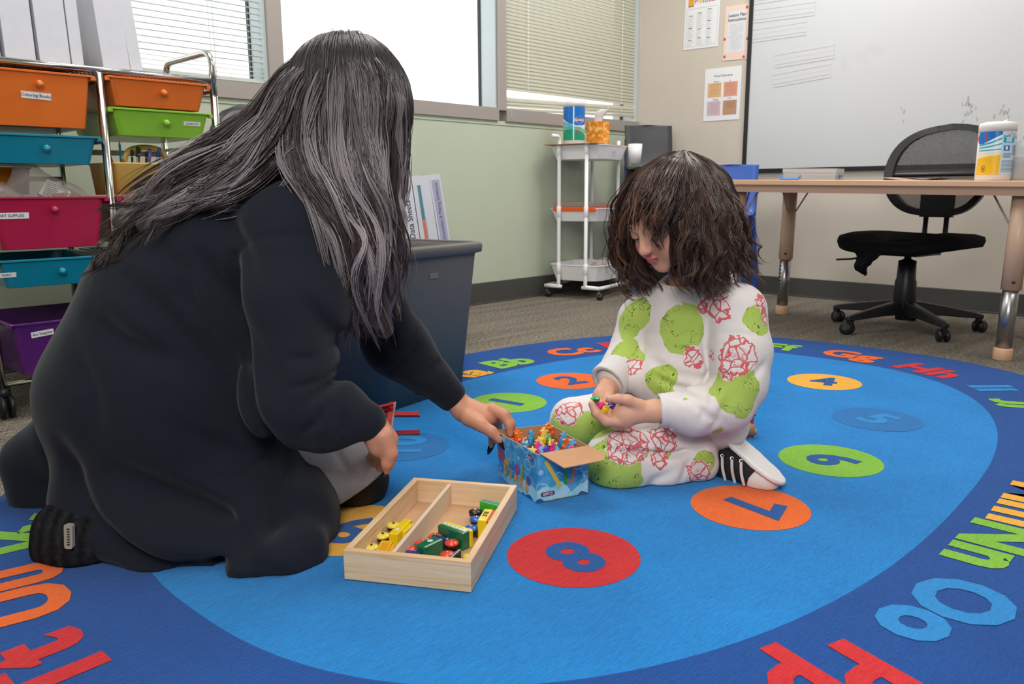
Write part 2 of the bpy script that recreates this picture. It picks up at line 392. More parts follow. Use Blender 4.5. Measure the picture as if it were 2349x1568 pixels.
def d1(m, F, w, h):
    cols = ['#d0506a', '#e89a3c', '#e6b83a', '#5bb56a', '#3f8fd0', '#7a58b0', '#d8702a', '#cf4a4a', '#e0bf3d']
    rect(m, F, .022, h-.06, .06, h-.012, 2); rect(m, F, .022, h-.063, .06, h-.055, 3)
    for i, ch in enumerate('Preschool'): m.text(ch, .036, F @ T(.072+i*.0172, h-.036, 0), 4+i, .02)
    for y in (.015, h-.075): rect(m, F, .014, y, w-.014, y+.0007, 1)
    for x in (.014, w-.014): rect(m, F, x, .015, x+.0007, h-.075, 1)
    k = 0
    for x, ys in ((.022, (.19, .12, .05)), (.083, (.2, .11, .06)), (.148, (.215, .15, .105, .055))):
        for i, y in enumerate(ys):
            rect(m, F, x+.008, y, x+.034, y+.0035, 1); yb = ys[i+1]+.008 if i+1 < len(ys) else .02; n = max(2, int((y-yb-.003)/.006)); lines(m, F, x, x+.05, yb, y-.003, n, 3+0, k, .0009); k += 1
    return [m_ink, mat('print_amber', '#e2a23a', .6), mat('print_grey', '#a5a5a2', .6)]+[mat('print_rainbow_%s' % 'abcdefghi'[i], c, .6) for i, c in enumerate(cols)]
poster('classroom_poster', .328, 1.444, .236, .305, -1.0, 'white subject list poster with rainbow Preschool heading, highest on the beige wall', d1)
def d2(m, F, w, h):
    rect(m, F, 0, 0, w, h, 1, -.0002); rect(m, F, .02, .045, w-.02, h-.03, 2, .0)
    m.text('Lesson Plan', .024, F @ T(w/2, h-.055, .0003), 3, .02); m.text('Instructions', .024, F @ T(w/2, h-.08, .0003), 3, .02)
    lines(m, F, .03, w-.03, .055, h-.1, 17, 4, 5, .0011, True)
    for x, y in ((w-.02, h-.02), (.006, .12), (w-.004, .11), (.012, .022), (w-.02, .012)):
        m.poly([(x+.008*math.cos(a)*(1+.1*math.cos(2*a)), y+.008*math.sin(a), .0006) for a in np.linspace(0, 2*PI, 14)[:-1]], 5, F); rect(m, F, x-.001, y+.006, x+.002, y+.011, 6, .0007)
    return [mat('print_peach', '#e6cfc0', .6), mat('print_pale_grey', '#dadce2', .6), m_ink, mat('print_mid_grey', '#86868a', .6), mat('print_apple_red', '#c8523e', .6), mat('print_leaf', '#4d7a3a', .6)]
poster('classroom_poster', .598, 1.352, .156, .302, -1.6, 'peach bordered lesson plan sheet with red apples beside the whiteboard frame', d2)
def d3(m, F, w, h):
    for i, (ch, x, y, s) in enumerate((('Visual Elements', w/2, h-.045, .02), ('About', w*.32, .225, .014), ('It', w*.7, .225, .014), ('Change', w*.32, .122, .013), ('I can', w*.7, .124, .013))): m.text(ch, s, F @ T(x, y, 0), 1)
    for i, (x, y) in enumerate(((.022, .135), (.128, .135), (.022, .03), (.128, .03))):
        rect(m, F, x, y, x+.09, y+.083, 2+i); lines(m, F, x+.006, x+.084, y+.012+(.025 if i == 3 else 0), y+.078, 8, 6, i, .0011, True)
    return [m_ink, mat('note_amber', '#dcb07f', .6), mat('note_coral', '#dc9a80', .6), mat('note_lilac', '#cdb5c1', .6), mat('note_tan', '#b98f6f', .6), mat('note_text', '#8a6a62', .6)]
poster('classroom_poster', .484, 1.014, .24, .302, -.6, 'white poster with four coloured text squares, lowest on the beige wall', d3)

# ---------------------------------------------------------------- rug
RC = Vector((.324, 1.929, 0)); RA = math.radians(48); RS = 1.0
def sup(a, b, k, n=2.5):
    t = 2*PI*k; c_, s_ = math.cos(t), math.sin(t); return (a*math.copysign(abs(c_)**(2/n), c_), b*math.copysign(abs(s_)**(2/n), s_))
def rug_colour(name, c1, c2):
    def nodes(t, b, oc):
        n = t.noise(t.mapping(oc, (60, 420, 60)), 1, 3, .7); n2 = t.noise(oc, 4.0, 4, .6); n3 = t.noise(oc, 520, 2, .6)
        k = t.math('ADD', t.math('MULTIPLY', n, .45), t.math('ADD', t.math('MULTIPLY', n2, .25), t.math('MULTIPLY', n3, .3)))
        t.l.new(t.ramp(k, [(.36, c1), (.64, c2)]), b.inputs['Base Color'])
        bn = t.new('Bump', i_Strength=.7, i_Distance=.003); t.l.new(t.math('ADD', n, n3), bn.inputs['Height']); t.l.new(bn.outputs[0], b.inputs['Normal'])
    return mat(name, c1, .95, spec=.08, sheen=.12, build=nodes)
r_dark = rug_colour('rug_royal_blue', '#023c80', '#064f9e'); r_light = rug_colour('rug_sky_blue', '#0268b0', '#128ad6')
r_mid = rug_colour('rug_mid_blue', '#1461a3', '#1f78bd')
RCOL = {'d': 1, 'l': 2, 'k': 3, 'r': 4, 'o': 5, 'y': 6, 'g': 7, 'b': 8, 'n': 9}
rug_mats = [mat('rug_binding_black', '#1c1c20', .9), r_dark, r_light, r_mid, rug_colour('rug_red', '#b3131c', '#d92f33'), rug_colour('rug_orange', '#d9560f', '#f5722a'), rug_colour('rug_yellow', '#dc9a22', '#f2b646'),
            rug_colour('rug_green', '#6aa628', '#8cc444'), rug_colour('rug_pale_blue', '#1478bd', '#2b8fd4'), rug_colour('rug_navy', '#0b4a93', '#13589f')]
e = thing('alphabet_rug', 'oval blue classroom rug with numbered circles and letter pairs around its border', 'rug', M=Matrix.Translation(RC) @ Matrix.Rotation(RA, 4, 'Z'))
NR = 128; A1, B1 = 1.49*RS, 1.04*RS; A2, B2 = 1.17*RS, .72*RS; RT = .009
rg = MB()
def ring(a, b, z): return [(*sup(a, b, k/NR), z) for k in range(NR)]
rg.loft([ring(A1, B1, .0005), ring(A1, B1, .007), ring(A1-.006, B1-.006, RT)], 0, False, True, False)
rg.loft([ring(A1-.006, B1-.006, RT), ring(A2, B2, RT)], 1, False, False, False)
rg.poly(ring(A2, B2, RT), 2)
DIG = {'4': (.816, -.146, 'y', 'n'), '5': (.488, -.41, 'k', 'b'), '6': (.085, -.439, 'g', 'n'), '7': (-.283, -.425, 'o', 'n'), '8': (-.669, -.3, 'r', 'n'), '9': (-.845, .063, 'y', 'n'), '10': (-.474, .36, 'k', 'b'), '1': (-.017, .437, 'g', 'n'), '2': (.311, .465, 'o', 'n'), '3': (.68, .25, 'r', 'n')}
for d, (x, y, cc_, ck) in DIG.items():
    x *= RS; y *= RS
    rg.poly([(x+.11*math.cos(a), y+.11*math.sin(a), RT+.0006) for a in np.linspace(0, 2*PI, 49)[:-1]], RCOL[cc_])
    ang = math.degrees(math.atan2(y*A2/B2*.9, x*B2/A2*1.3))-90
    rg.text(d, .15, T(x, y, RT+.0012) @ RZ({'4': -75, '5': -110, '6': -142, '7': -168, '8': 164, '9': 112, '10': 40, '1': 8, '2': -20, '3': -40}[d]), RCOL[ck], .035)
LET = 'Aa Bb Cc Dd Ee Ff Gg Hh Ii Jj Kk Ll Mm Nn Oo Pp Qq Rr Ss Tt Uu Vv Ww Xx Yy Zz'.split()
LPX = {'Aa': (1060, 860, 'y'), 'Bb': (1168, 832, 'g'), 'Cc': (1313, 806, 'o'), 'Dd': (1440, 791, 'r'), 'Ee': (1600, 788, 'b'), 'Ff': (1785, 796, 'g'), 'Gg': (1951, 815, 'o'), 'Hh': (2128, 850, 'r'), 'Ii': (2275, 890, 'b'), 'Jj': (2370, 930, 'g'),
       'Mm': (2375, 1160, 'y'), 'Nn': (2285, 1250, 'g'), 'Oo': (2166, 1398, 'b'), 'Pp': (1925, 1560, 'r'), 'Tt': (115, 1530, 'r'), 'Uu': (52, 1358, 'o'), 'Vv': (85, 1222, 'g')}
Ri = Matrix.Rotation(-RA, 4, 'Z') @ Matrix.Translation(-RC)
am, bm_ = (A1+A2)/2, (B1+B2)/2
for L, (px, py, cl) in LPX.items():
    p = Ri @ Vector(G3(px, py, RT)); x, y = p.x, p.y; n = 2.5
    nx, ny = math.copysign(abs(x/am)**(n-1)/am, x), math.copysign(abs(y/bm_)**(n-1)/bm_, y); a = math.degrees(math.atan2(ny, nx))-90
    rg.text(L, .17, T(x, y, RT+.0012) @ RZ(a), RCOL[cl], .045)
rg.build('woven_pattern', rug_mats, e)

# ---------------------------------------------------------------- drawer cart
def drawer_mat(n, c, c2): return mat('drawer_'+n, c, .32, var=(9, c2, .5), spec=.5, coat=.15)
dm = {'orange': drawer_mat('orange', '#dc6a20', '#e2772b'), 'teal': drawer_mat('teal', '#067c96', '#0a86a2'), 'crimson': drawer_mat('crimson', '#a8123f', '#b31848'), 'purple': drawer_mat('purple', '#4f1566', '#591c72'), 'green': drawer_mat('green', '#83bb2f', '#8cc43a')}
yel = mat('caddy_yellow', '#fbd46c', .4, var=(9, '#ffdc80', .5)); m_label = mat('label_white', '#e7e6ea', .6)
RKO = .656
rack = thing('drawer_cart', 'chrome rolling cart with rows of coloured plastic drawers under the left window', 'drawer cart', M=Matrix.Translation(atW(-3.545, RKO, 0)) @ Matrix.Rotation(AW, 4, 'Z'))
# local: x to the right, y away from the viewer towards the wall, z up
DP = .385
for x, nm in ((-.33, 0), (0, 0), (.335, 0)):
    for y in (0, DP):
        m = MB(); m.tube([(x, y, .085), (x, y, .935)], .0115, 12); m.build('post', m_chrome, rack)
for x in (-.33, .335):                                    # rounded push handles at both ends
    m = MB(); m.tube(fillet([(x, -.002, .9), (x, -.002, 1.03), (x, DP-.06, 1.03), (x, DP-.06, .95)], .05, 6), .0105, 12); m.build('end_handle', m_chrome, rack)
m = MB()
for y in (0, DP): m.tube([(-.33, y, .943), (.335, y, .943)], .009, 10)
for x in (-.33, .335): m.tube([(x, 0, .943), (x, DP, .943)], .009, 10)
m.build('top_rail', m_chrome, rack)
m = MB()
for k in range(60):
    x = -.325+k*.011; m.tube([(x, 0, .94), (x, DP, .94)], .0014, 4)
for k in range(14): m.tube([(-.33, k*.0295, .938), (.335, k*.0295, .938)], .0014, 4)
m.build('wire_mesh_shelf', m_chromed, rack)
m = MB()
for y in (0, DP): m.tube([(-.33, y, .092), (.335, y, .092)], .007, 8)
for x in (-.33, 0, .335): m.tube([(x, 0, .092), (x, DP, .092)], .007, 8)
m.build('bottom_rail', m_chrome, rack)
for x in (-.33, 0, .335):
    for zr in (.905, .742 if x > -.3 else .74, .575, .41, .247):
        m = MB(); m.box(x-.008 if x > -.3 else x, x+.008 if x < .3 else x, .01, DP-.01, zr, zr+.01); m.build('side_runner', m_chromed, rack)
m = MB(); m.box(.005, .33, DP-.02, DP-.012, .725, .742); m.build('back_bar', m_chromed, rack)
m = MB(); m.box(-.325, -.005, DP-.02, DP-.012, .64, .655); m.build('back_bar', m_chromed, rack)
for x in (-.33, 0, .335):
    for y in (0, DP):
        ca = MB(); M_ = T(x+.004, y, .034)
        ca.lathe([(.0, .05), (.017, .05), (.017, .03), (.012, .024)], 12, 0, M=M_)
        cs = ca.build('caster', m_black, rack)
        for s_ in (-1, 1):
            wm = MB(); wm.lathe([(.0, -.0075), (.024, -.0075), (.0335, -.004), (.0335, .004), (.024, .0075), (0, .0075)], 20, 0, M=M_ @ T(0, -.004, 0) @ RY(90) @ T(0, 0, s_*.011)); wm.build('wheel', m_black, cs)
def drawer(x0, x1, zt, h, dep, col, pull=0.0, kn=True, label=None, open_top=True):
    """a tapered tub hanging by its rim from the runners; pull = how far it sticks out of the cart"""
    w = x1-x0; cx_ = (x0+x1)/2; yc = dep/2-pull; m = MB(); th = .0025; tap = .018
    R = lambda inset, z: rrect(w-.03-2*inset, dep-2*inset, .012, z, 3, cx_, yc)
    m.loft([R(tap*.9, zt-h), R(0, zt-.004), rrect(w-.006, dep+.012, .012, zt-.004, 3, cx_, yc), rrect(w-.006, dep+.012, .012, zt+.002, 3, cx_, yc), R(th, zt+.002), R(tap+th, zt-h+th)], 0, False)
    for s_ in (-1, 1): m.box(cx_+s_*(w/2-.008)-.006, cx_+s_*(w/2-.008)+.006, yc-dep/2-.004, yc-dep/2+.012, zt-.012, zt-.002)
    d = m.build('drawer', dm[col], rack, bevel=.0015)
    yf = yc-dep/2
    if kn:
        zk = zt-.033 if h > .1 else zt-.035; f = tap*.9*(zt-zk)/h
        k = MB(); k.lathe([(.004, 0), (.0045, .006), (.0085, .009), (.0105, .015), (.0085, .021), (.004, .0235), (0, .024)], 20, 0, M=T(cx_+.006, yf+f, zk) @ RX(90)); k.build('knob', dm[col], d)
    if label:
        tx, lx, lz, lw, lh, ang = label; f = tap*.9*(zt-lz)/h; sl_ = math.degrees(math.atan2(tap*.9, h))
        k = MB(); Mf = T(cx_+lx, yf+f-.0012, lz) @ RX(90+sl_*0) @ RX(sl_) @ RZ(ang); k.prism([(-lw/2, -lh/2), (lw/2, -lh/2), (lw/2, lh/2), (-lw/2, lh/2)], -.0004, .0004, 0, Mf); k.text(tx, lh*.62, Mf @ T(0, 0, .0009), 1, .008)
        k.build('name_label', [m_label, m_ink], d)
    return d
xl0, xl1, xr0, xr1 = -.32, -.012, .012, .325
drawer(xl0, xl1, .922, .142, .36, 'orange', .008, label=('Coloring Books', .0, .86, .072, .018, -2))
drawer(xl0, xl1, .757, .075, .36, 'teal', .012, label=('Cloth', -.13, .718, .05, .018, 0))
drawer(xl0, xl1, .592, .138, .36, 'crimson', .02, label=('ART SUPPLIES', -.095, .545, .082, .016, 0))
drawer(xl0, xl1, .427, .074, .36, 'teal', .03, label=('PAINT', -.125, .39, .045, .013, 0))
drawer(xl0, xl1, .262, .14, .36, 'purple', .075, kn=False, label=('Art Supplies', -.07, .232, .055, .016, 5))
drawer(xr0, xr1, .928, .078, .36, 'orange', .004)
drawer(xr0, xr1, .842, .075, .36, 'green', .006, label=('GLUESTICKS', .09, .81, .052, .012, 0))
drawer(xr0, xr1, .592, .138, .36, 'crimson', .004)
drawer(xr0, xr1, .427, .074, .36, 'teal', .0)
drawer(xr0, xr1, .262, .14, .36, 'purple', .0, kn=False)
MR = rack.matrix_world.copy() if rack.matrix_world != Matrix() else Matrix.Translation(atW(-3.545, RKO, 0)) @ Matrix.Rotation(AW, 4, 'Z')
MR = Matrix.Translation(atW(-3.545, RKO, 0)) @ Matrix.Rotation(AW, 4, 'Z')
# yellow caddy on the crimson drawer of the right column
e = thing('art_caddy', 'yellow plastic caddy with a handle, full of pencils and brushes, in the drawer cart', 'caddy', M=MR @ T(.165, .14, .598))
m = MB(); W_, D_, H_ = .285, .2, .094
m.loft([rrect(W_-.02, D_-.02, .025, 0), rrect(W_-.004, D_-.004, .028, H_-.006), rrect(W_+.004, D_+.004, .03, H_-.004), rrect(W_+.004, D_+.004, .03, H_), rrect(W_-.008, D_-.008, .026, H_), rrect(W_-.026, D_-.026, .024, .003)], 0, True)
m.build('tub', yel, e)
m = MB(); m.box(-W_/2+.01, W_/2-.01, -.003, .003, .004, .088); m.tube(catmull([(-.07, 0, .08), (-.055, 0, .125), (-.02, 0, .142), (.03, 0, .142), (.06, 0, .125), (.075, 0, .08)]), .009, 8); m.build('divider_handle', yel, e)
rs = random.Random(3)
def pencil(x, y, z, lx, ly, L, c, name, label, cat, r=.0036, parent_M=None):
    d = Vector((lx, ly, 1)).normalized(); Mx = Matrix.Translation((x, y, z)) @ d.to_track_quat('Z', 'Y').to_matrix().to_4x4()
    e = thing(name, label, cat, M=parent_M @ Mx, group='pens and brushes in the caddies')
    m = MB(); body = mat('pen_'+c[1:], c, .4)
    if cat == 'pencil':
        m.lathe([(r, 0), (r, L-.012)], 6, 0, False); m.build('shaft', body, e); q = MB(); q.lathe([(r, L-.012), (.0012, L-.003)], 6, 0, False); q.lathe([(.0012, L-.003), (0, L)], 6, 1, False); q.build('sharpened_tip', [mat('bare_wood', '#d2ae7c', .7), m_ink], e)
    elif cat == 'paintbrush':
        m.lathe([(r*.6, 0), (r, L*.6), (r*.8, L-.03)], 8, 0); m.build('handle', body, e); q = MB(); q.lathe([(r*.9, L-.03), (r*1.1, L-.014)], 8, 0); q.build('ferrule', m_chromed, e)
        q = MB(); q.lathe([(r*1.1, L-.014), (r*1.7, L-.006), (r*.4, L)], 8, 0); q.build('bristles', mat('bristle_dark', '#3a302a', .8), e)
    else:
        m.lathe([(r*1.1, 0), (r*1.1, L-.03)], 10, 0); m.build('barrel', mat('pen_barrel_white', '#d9d8de', .35), e); q = MB(); q.lathe([(r*1.5, L-.03), (r*1.5, L-.004), (r, L)], 10, 0); q.build('cap', body, e)
MC = MR @ T(.165, .14, .598)
P = [(-.085, -.03, .02, 0, 0, .14, '#0e8aa0', 'pencil'), (-.1, -.05, .02, -.25, 0, .12, '#b0312f', 'pencil'), (-.06, -.04, .02, .05, 0, .115, '#2b2b30', 'paintbrush'), (-.05, -.05, .02, .12, 0, .122, '#8e3c34', 'paintbrush'),
     (-.04, -.02, .02, .1, 0, .125, '#1d5a44', 'marker'), (-.028, -.05, .02, .12, 0, .112, '#44464a', 'paintbrush'), (-.02, -.03, .02, .2, 0, .122, '#5674b4', 'marker'), (-.01, -.05, .02, .3, 0, .128, '#3d57a8', 'marker'),
     (-.075, -.05, .02, -.15, 0, .1, '#d04c2c', 'pencil'), (.02, -.05, .02, .55, 0, .12, '#dadadf', 'marker'), (.025, -.03, .02, .85, 0, .15, '#14654a', 'pencil'), (-.035, -.06, .02, .25, 0, .11, '#7a6bb0', 'marker')]
NMS = ['teal pencil standing upright at the left of the yellow caddy', 'red pencil leaning left against the rim of the yellow caddy', 'black paintbrush in the yellow caddy beside the teal pencil', 'brown handled paintbrush in the yellow caddy',
       'marker with green cap, tallest in the cluster in the yellow caddy', 'grey handled paintbrush behind the green capped marker', 'marker with light blue cap in the yellow caddy', 'marker with deep blue cap leaning right in the yellow caddy',
       'orange red pencil low behind the teal pencil', 'white marker leaning right in the yellow caddy', 'long green pencil leaning far right out of the yellow caddy', 'violet marker low at the middle of the yellow caddy']
for q, n_ in zip(P, NMS): pencil(*q[:6], q[6], {'pencil': 'pencil', 'paintbrush': 'paintbrush', 'marker': 'marker_pen'}[q[7]], n_, q[7], parent_M=MC)
# orange tub and clear bag standing on the left crimson drawer
e = thing('storage_tub', 'amber plastic tub behind the clear bag, on the left crimson drawer', 'tub', M=MR @ T(-.235, .2, .6))
m = MB(); m.loft([rrect(.13, .15, .02, 0), rrect(.145, .16, .022, .07), rrect(.152, .168, .022, .07), rrect(.152, .168, .022, .075), rrect(.138, .154, .02, .075), rrect(.124, .144, .018, .004)], 0, True); m.build('tub_body', mat('tub_amber', '#d98a1c', .4), e)
# ---- fixed clear bag
def crumple(mb, rings, seg, amp, seed, mi=0, M=None):
    r = np.random.RandomState(seed); R = []
    for (cx_, cy_, z, a, b) in rings: R.append([(cx_+a*math.cos(t)*(1+amp*r.uniform(-1, 1)), cy_+b*math.sin(t)*(1+amp*r.uniform(-1, 1)), z+amp*.03*r.uniform(-1, 1)) for t in (2*PI*j/seg for j in range(seg))])
    mb.loft(R, mi, False, False, True, M)
e = thing('plastic_bag', 'crumpled clear plastic bag on top of the crimson drawer labelled ART SUPPLIES', 'bag', M=MR @ T(-.15, .06, .6))
m = MB(); crumple(m, [(0, 0, -.02, .1, .05), (.0, 0, .0, .105, .05), (-.01, 0, .03, .085, .045), (-.03, 0, .05, .05, .03), (-.045, 0, .08, .034, .018), (-.055, 0, .1, .026, .008)], 13, .3, 2)
m.build('bag_film', m_bag, e, sub=1)
m = MB(); m.prism([(-.03, 0), (.035, -.005), (.045, .04), (-.02, .05)], 0, .001, 0, T(.0, -.03, -.01) @ RX(75) @ RZ(-25)); lines(m, T(.0, -.03, -.01) @ RX(75) @ RZ(-25) @ T(0, 0, .002), -.02, .036, .0, .045, 8, 1, 2, .0022); m.build('printed_insert', [m_label, m_ink], e)
m = MB(); crumple(m, [(.03, 0, -.015, .05, .035), (.035, 0, .0, .05, .03), (.03, 0, .02, .02, .012)], 9, .2, 5); m.build('contents', mat('bag_contents_tan', '#b28b62', .7, var=(120, '#8a6b4a', 1)), e)
e = thing('plastic_bag', 'second clear bag lying low at the left end of the crimson drawer', 'bag', M=MR @ T(-.265, .05, .6))
m = MB(); crumple(m, [(0, 0, -.02, .06, .04), (.0, 0, .0, .06, .04), (-.01, 0, .02, .05, .03), (-.01, 0, .035, .02, .012)], 11, .16, 8); m.build('bag_film', m_bag, e, sub=1)
# white binders standing on the top shelf
bind = mat('binder_white', '#e2e2e9', .35, var=(20, '#d8dae2', .6)); bind2 = mat('binder_clear_pocket', '#f2f4f4', .22, bump=(30, .8), var=(18, '#b9c2bb', .5)); pagem = mat('binder_pages', '#e4e3df', .8)
def binder(x, y, w, d, h, lean, rz, label, M0, z=.946, group='white binders on top of the drawer cart', spine=None, ring_=True, crinkle=False):
    e = thing('ring_binder', label, 'binder', M=M0 @ T(x, y, z) @ RZ(rz) @ RY(lean), group=group)
    m = MB(); m.prism([(0, 0), (.003, 0), (.003, d), (0, d)], 0, h); m.prism([(w-.003, 0), (w, 0), (w, d), (w-.003, d)], 0, h); m.build('cover', bind2 if crinkle else bind, e, bevel=.001)
    m = MB(); m.prism([(0, -.0015), (w, -.0015), (w, .0015), (0, .0015)], 0, h)
    if ring_: m.lathe([(.0, 0), (.004, 0), (.004, .0012), (0, .0012)], 12, 1, M=T(w*.45, -.0012, h*.12) @ RX(90))
    if spine: spine(m, w, h)
    m.build('spine', [bind, m_ink, mat('strip_teal', '#4f8c98', .5), mat('strip_coral', '#e07a68', .5), mat('strip_green', '#7fc25c', .5), mat('strip_lilac', '#b3b2cc', .5), mat('strip_pink', '#cf6fa8', .5)], e, bevel=.0008)
    m = MB(); m.prism([(.006, .006), (w-.006, .006), (w-.006, d-.01), (.006, d-.01)], .006, h-.01); m.build('pages', pagem, e)
binder(-.305, .03, .075, .25, .29, -1, 0, 'white binder at the left edge of the photo on the drawer cart', MR, ring_=True)
binder(-.222, .02, .072, .25, .29, -1, 0, 'wide white binder second from the left edge on the drawer cart', MR, ring_=False)
binder(-.14, .02, .076, .25, .29, -1.5, 0, 'broad white binder with a wrinkled spine, over the orange drawer Coloring Books', MR, ring_=False)
binder(-.06, .02, .03, .25, .29, -1.5, 0, 'crinkled clear covered binder leaning left between two white binders', MR, ring_=False, crinkle=True)
binder(.022, .02, .074, .25, .31, -4, 0, 'white binder standing alone over the middle post of the drawer cart', MR, ring_=False)
binder(.098, .02, .034, .22, .28, -5, 0, 'thin crinkled binder leaning on the binder over the middle post', MR, ring_=False, crinkle=True)

# dark office chair back behind the seated woman
e = thing('office_chair', 'black padded chair back showing behind the long grey hair', 'chair', M=Matrix.Translation(atW(-2.93, .38, 0)) @ Matrix.Rotation(AW+.3, 4, 'Z'))
lea = mat('black_leatherette', '#1e1f22', .35)
def padshape(w, h, th, z0, curve=.03, n=14):
    rings = []
    for i in range(n+1):
        v = i/n; s_ = (1-abs(2*v-1)**3.2)**.5 if 0 < v < 1 else .02; ww = w/2*max(s_, .25); z = z0+h*v; R = []
        for j in range(20):
            a = 2*PI*j/20; x = ww*math.copysign(abs(math.cos(a))**.6, math.cos(a)); y = th/2*max(s_, .3)*math.copysign(abs(math.sin(a))**.8, math.sin(a))+curve*(x/(w/2))**2; R.append((x, y, z))
        rings.append(R)
    return rings
m = MB(); m.loft(padshape(.5, .44, .07, .47, -.04), 0, True); m.build('backrest', lea, e)
m = MB(); m.loft([rrect(.46, .44, .08, .38), rrect(.5, .48, .1, .4), rrect(.5, .48, .1, .44), rrect(.44, .42, .08, .46)], 0, True); o = m.build('seat', lea, e, loc=(0, -.2, 0))
m = MB(); m.tube([(0, -.2, .08), (0, -.2, .38)], .025, 12); m.box(-.02, .02, -.18, .06, .36, .38); m.box(-.02, .02, .04, .06, .36, .6); m.build('column', m_black, e)
for k in range(5):
    a = 2*PI*k/5; m = MB(); m.tube([(0, -.2, .1), (.27*math.cos(a), -.2+.27*math.sin(a), .065)], [.022, .014], 8); l_ = m.build('base_arm', m_black, e); m = MB(); m.lathe([(0, -.02), (.026, -.02), (.026, .02), (0, .02)], 14, M=T(.27*math.cos(a), -.2+.27*math.sin(a), .027) @ RY(90)); m.build('caster', m_black, l_)

# ---------------------------------------------------------------- grey bin and the binders behind it
CB = Vector((-.146, 2.40, 0)); e1 = Vector((-.56, -.828, 0)); e2 = Vector((-.828, .56, 0))
bin_m = mat('bin_plastic_slate', '#6c6966', .55, spec=.3, var=(3, '#666462', .6), bump=(500, .06))
e = thing('waste_bin', 'tall tapered slate grey plastic bin standing on the rug edge by the window wall', 'bin', M=frame(CB, -e1, e2))
# local x runs back along the long face to the corner at 0, y into the bin
LB, WB_, HB = .36, .27, .455
def br(x0, x1, y0, y1, z, r=.03): return rrect(x1-x0, y1-y0, r, z, 5, (x0+x1)/2, (y0+y1)/2)
m = MB(); t_ = .035
m.loft([br(-LB, 0, 0, WB_, 0), br(-LB-t_, t_, -t_, WB_+t_, HB-.03), br(-LB-t_, t_, -t_, WB_+t_, HB), br(-LB-t_+.003, t_-.003, -t_+.003, WB_+t_-.003, HB), br(-LB-t_+.006, t_-.006, -t_+.006, WB_+t_-.006, HB-.03), br(-LB+.003, -.003, .003, WB_-.003, .005)], 0, True)
m.build('tapered_body', bin_m, e)
m = MB(); a = t_
m.loft([br(-LB-a, a, -a, WB_+a, HB-.034), br(-LB-a-.014, a+.014, -a-.014, WB_+a+.014, HB-.03), br(-LB-a-.016, a+.016, -a-.016, WB_+a+.016, HB-.008), br(-LB-a-.01, a+.01, -a-.01, WB_+a+.01, HB), br(-LB-a+.004, a-.004, -a+.004, WB_+a-.004, HB-.003)], 0, True, False, False); m.build('rolled_rim', bin_m, e)
m = MB(); zz = .34; yy = -t_*zz/(HB-.03)-.0025; m.prism([(-.018, -.01), (.018, -.01), (.018, .01), (-.018, .01)], 0, .0006, 0, T(-.175, yy-.0005, .392-.02) @ RX(90-4.6)); m.build('blank_sticker', mat('sticker_grey', '#70757c', .5), e)
sh = thing('low_shelf', 'low off-white shelf hidden behind the grey bin, carrying binders', 'shelf', M=Matrix.Translation(G3(985, 560, .39)) @ Matrix.Rotation(math.radians(8), 4, 'Z') )
SH = Matrix.Translation(Vector(W3(1005, 548, 3.05))) @ Matrix.Rotation(math.radians(8), 4, 'Z')
sh.matrix_world = Matrix.Translation((SH.translation.x, SH.translation.y, 0)) @ Matrix.Rotation(math.radians(8), 4, 'Z')
zs = SH.translation.z-.05
m = MB(); m.box(-.17, .075, -.02, .24, 0, zs); m.build('shelf_body', m_white_pl, sh, bevel=.004)
MS = sh.matrix_world.copy(); MS = Matrix.Translation((SH.translation.x, SH.translation.y, 0)) @ Matrix.Rotation(math.radians(8), 4, 'Z')
hw = lambda mb, tx, sz, w, h, x=.5, v=.5, mi=1, b=.0: mb.text(tx, sz, T(w*x, -.0022, h*v) @ RX(90) @ RZ(90), mi, b)
def sp1(m, w, h): m.prism([(w*.1, 0), (w*.9, 0), (w*.9, .19), (w*.1, .19)], 0, .0004, 4, T(0, -.0016, .0) @ RX(90)); hw(m, 'Tracing Sh', .022, w, h, .55, .38, 1, .02); m.prism([(w*.1, 0), (w*.5, 0), (w*.5, .06), (w*.1, .06)], 0, .0005, 6, T(0, -.0018, .0) @ RX(90))
def sp2(m, w, h): hw(m, "Data Sheets", .03, w, h, .45, .42, 1, .005)
def sp3(m, w, h): m.prism([(w*.55, .12), (w*.95, .12), (w*.95, .25), (w*.55, .25)], 0, .0005, 2, T(0, -.0018, 0) @ RX(90)); m.prism([(w*.55, .02), (w*.95, .02), (w*.95, .12), (w*.55, .12)], 0, .0005, 3, T(0, -.0018, 0) @ RX(90)); hw(m, 'BINDER', .012, w, h, .75, .42, 0, .0)
def sp5(m, w, h): m.prism([(w*.15, .01), (w*.85, .01), (w*.85, h-.02), (w*.15, h-.02)], 0, .0004, 5, T(0, -.0016, 0) @ RX(90)); hw(m, 'Conversation & Making Sentences', .0165, w, h, .5, .5, 1, .0)
gb = 'binders standing behind the grey bin'
binder(-.155, .0, .046, .2, .29, -6, 0, 'binder with a green spine strip behind the grey bin, next to the grey hair', MS, zs, gb, sp1)
binder(-.107, .0, .044, .2, .29, -7, 0, 'white binder with handwritten Data Sheets on the spine, behind the bin', MS, zs, gb, sp2, False)
binder(-.06, .0, .03, .2, .285, -7, 0, 'slim binder with a teal and coral spine strip behind the bin', MS, zs, gb, sp3, False)
binder(-.028, .0, .035, .2, .285, -7.5, 0, 'pale blue white binder with one dark hole, behind the bin', MS, zs, gb)
binder(.01, .0, .042, .2, .29, -8, 0, 'rightmost binder behind the bin, printed Conversation and Making Sentences', MS, zs, gb, sp5, False)

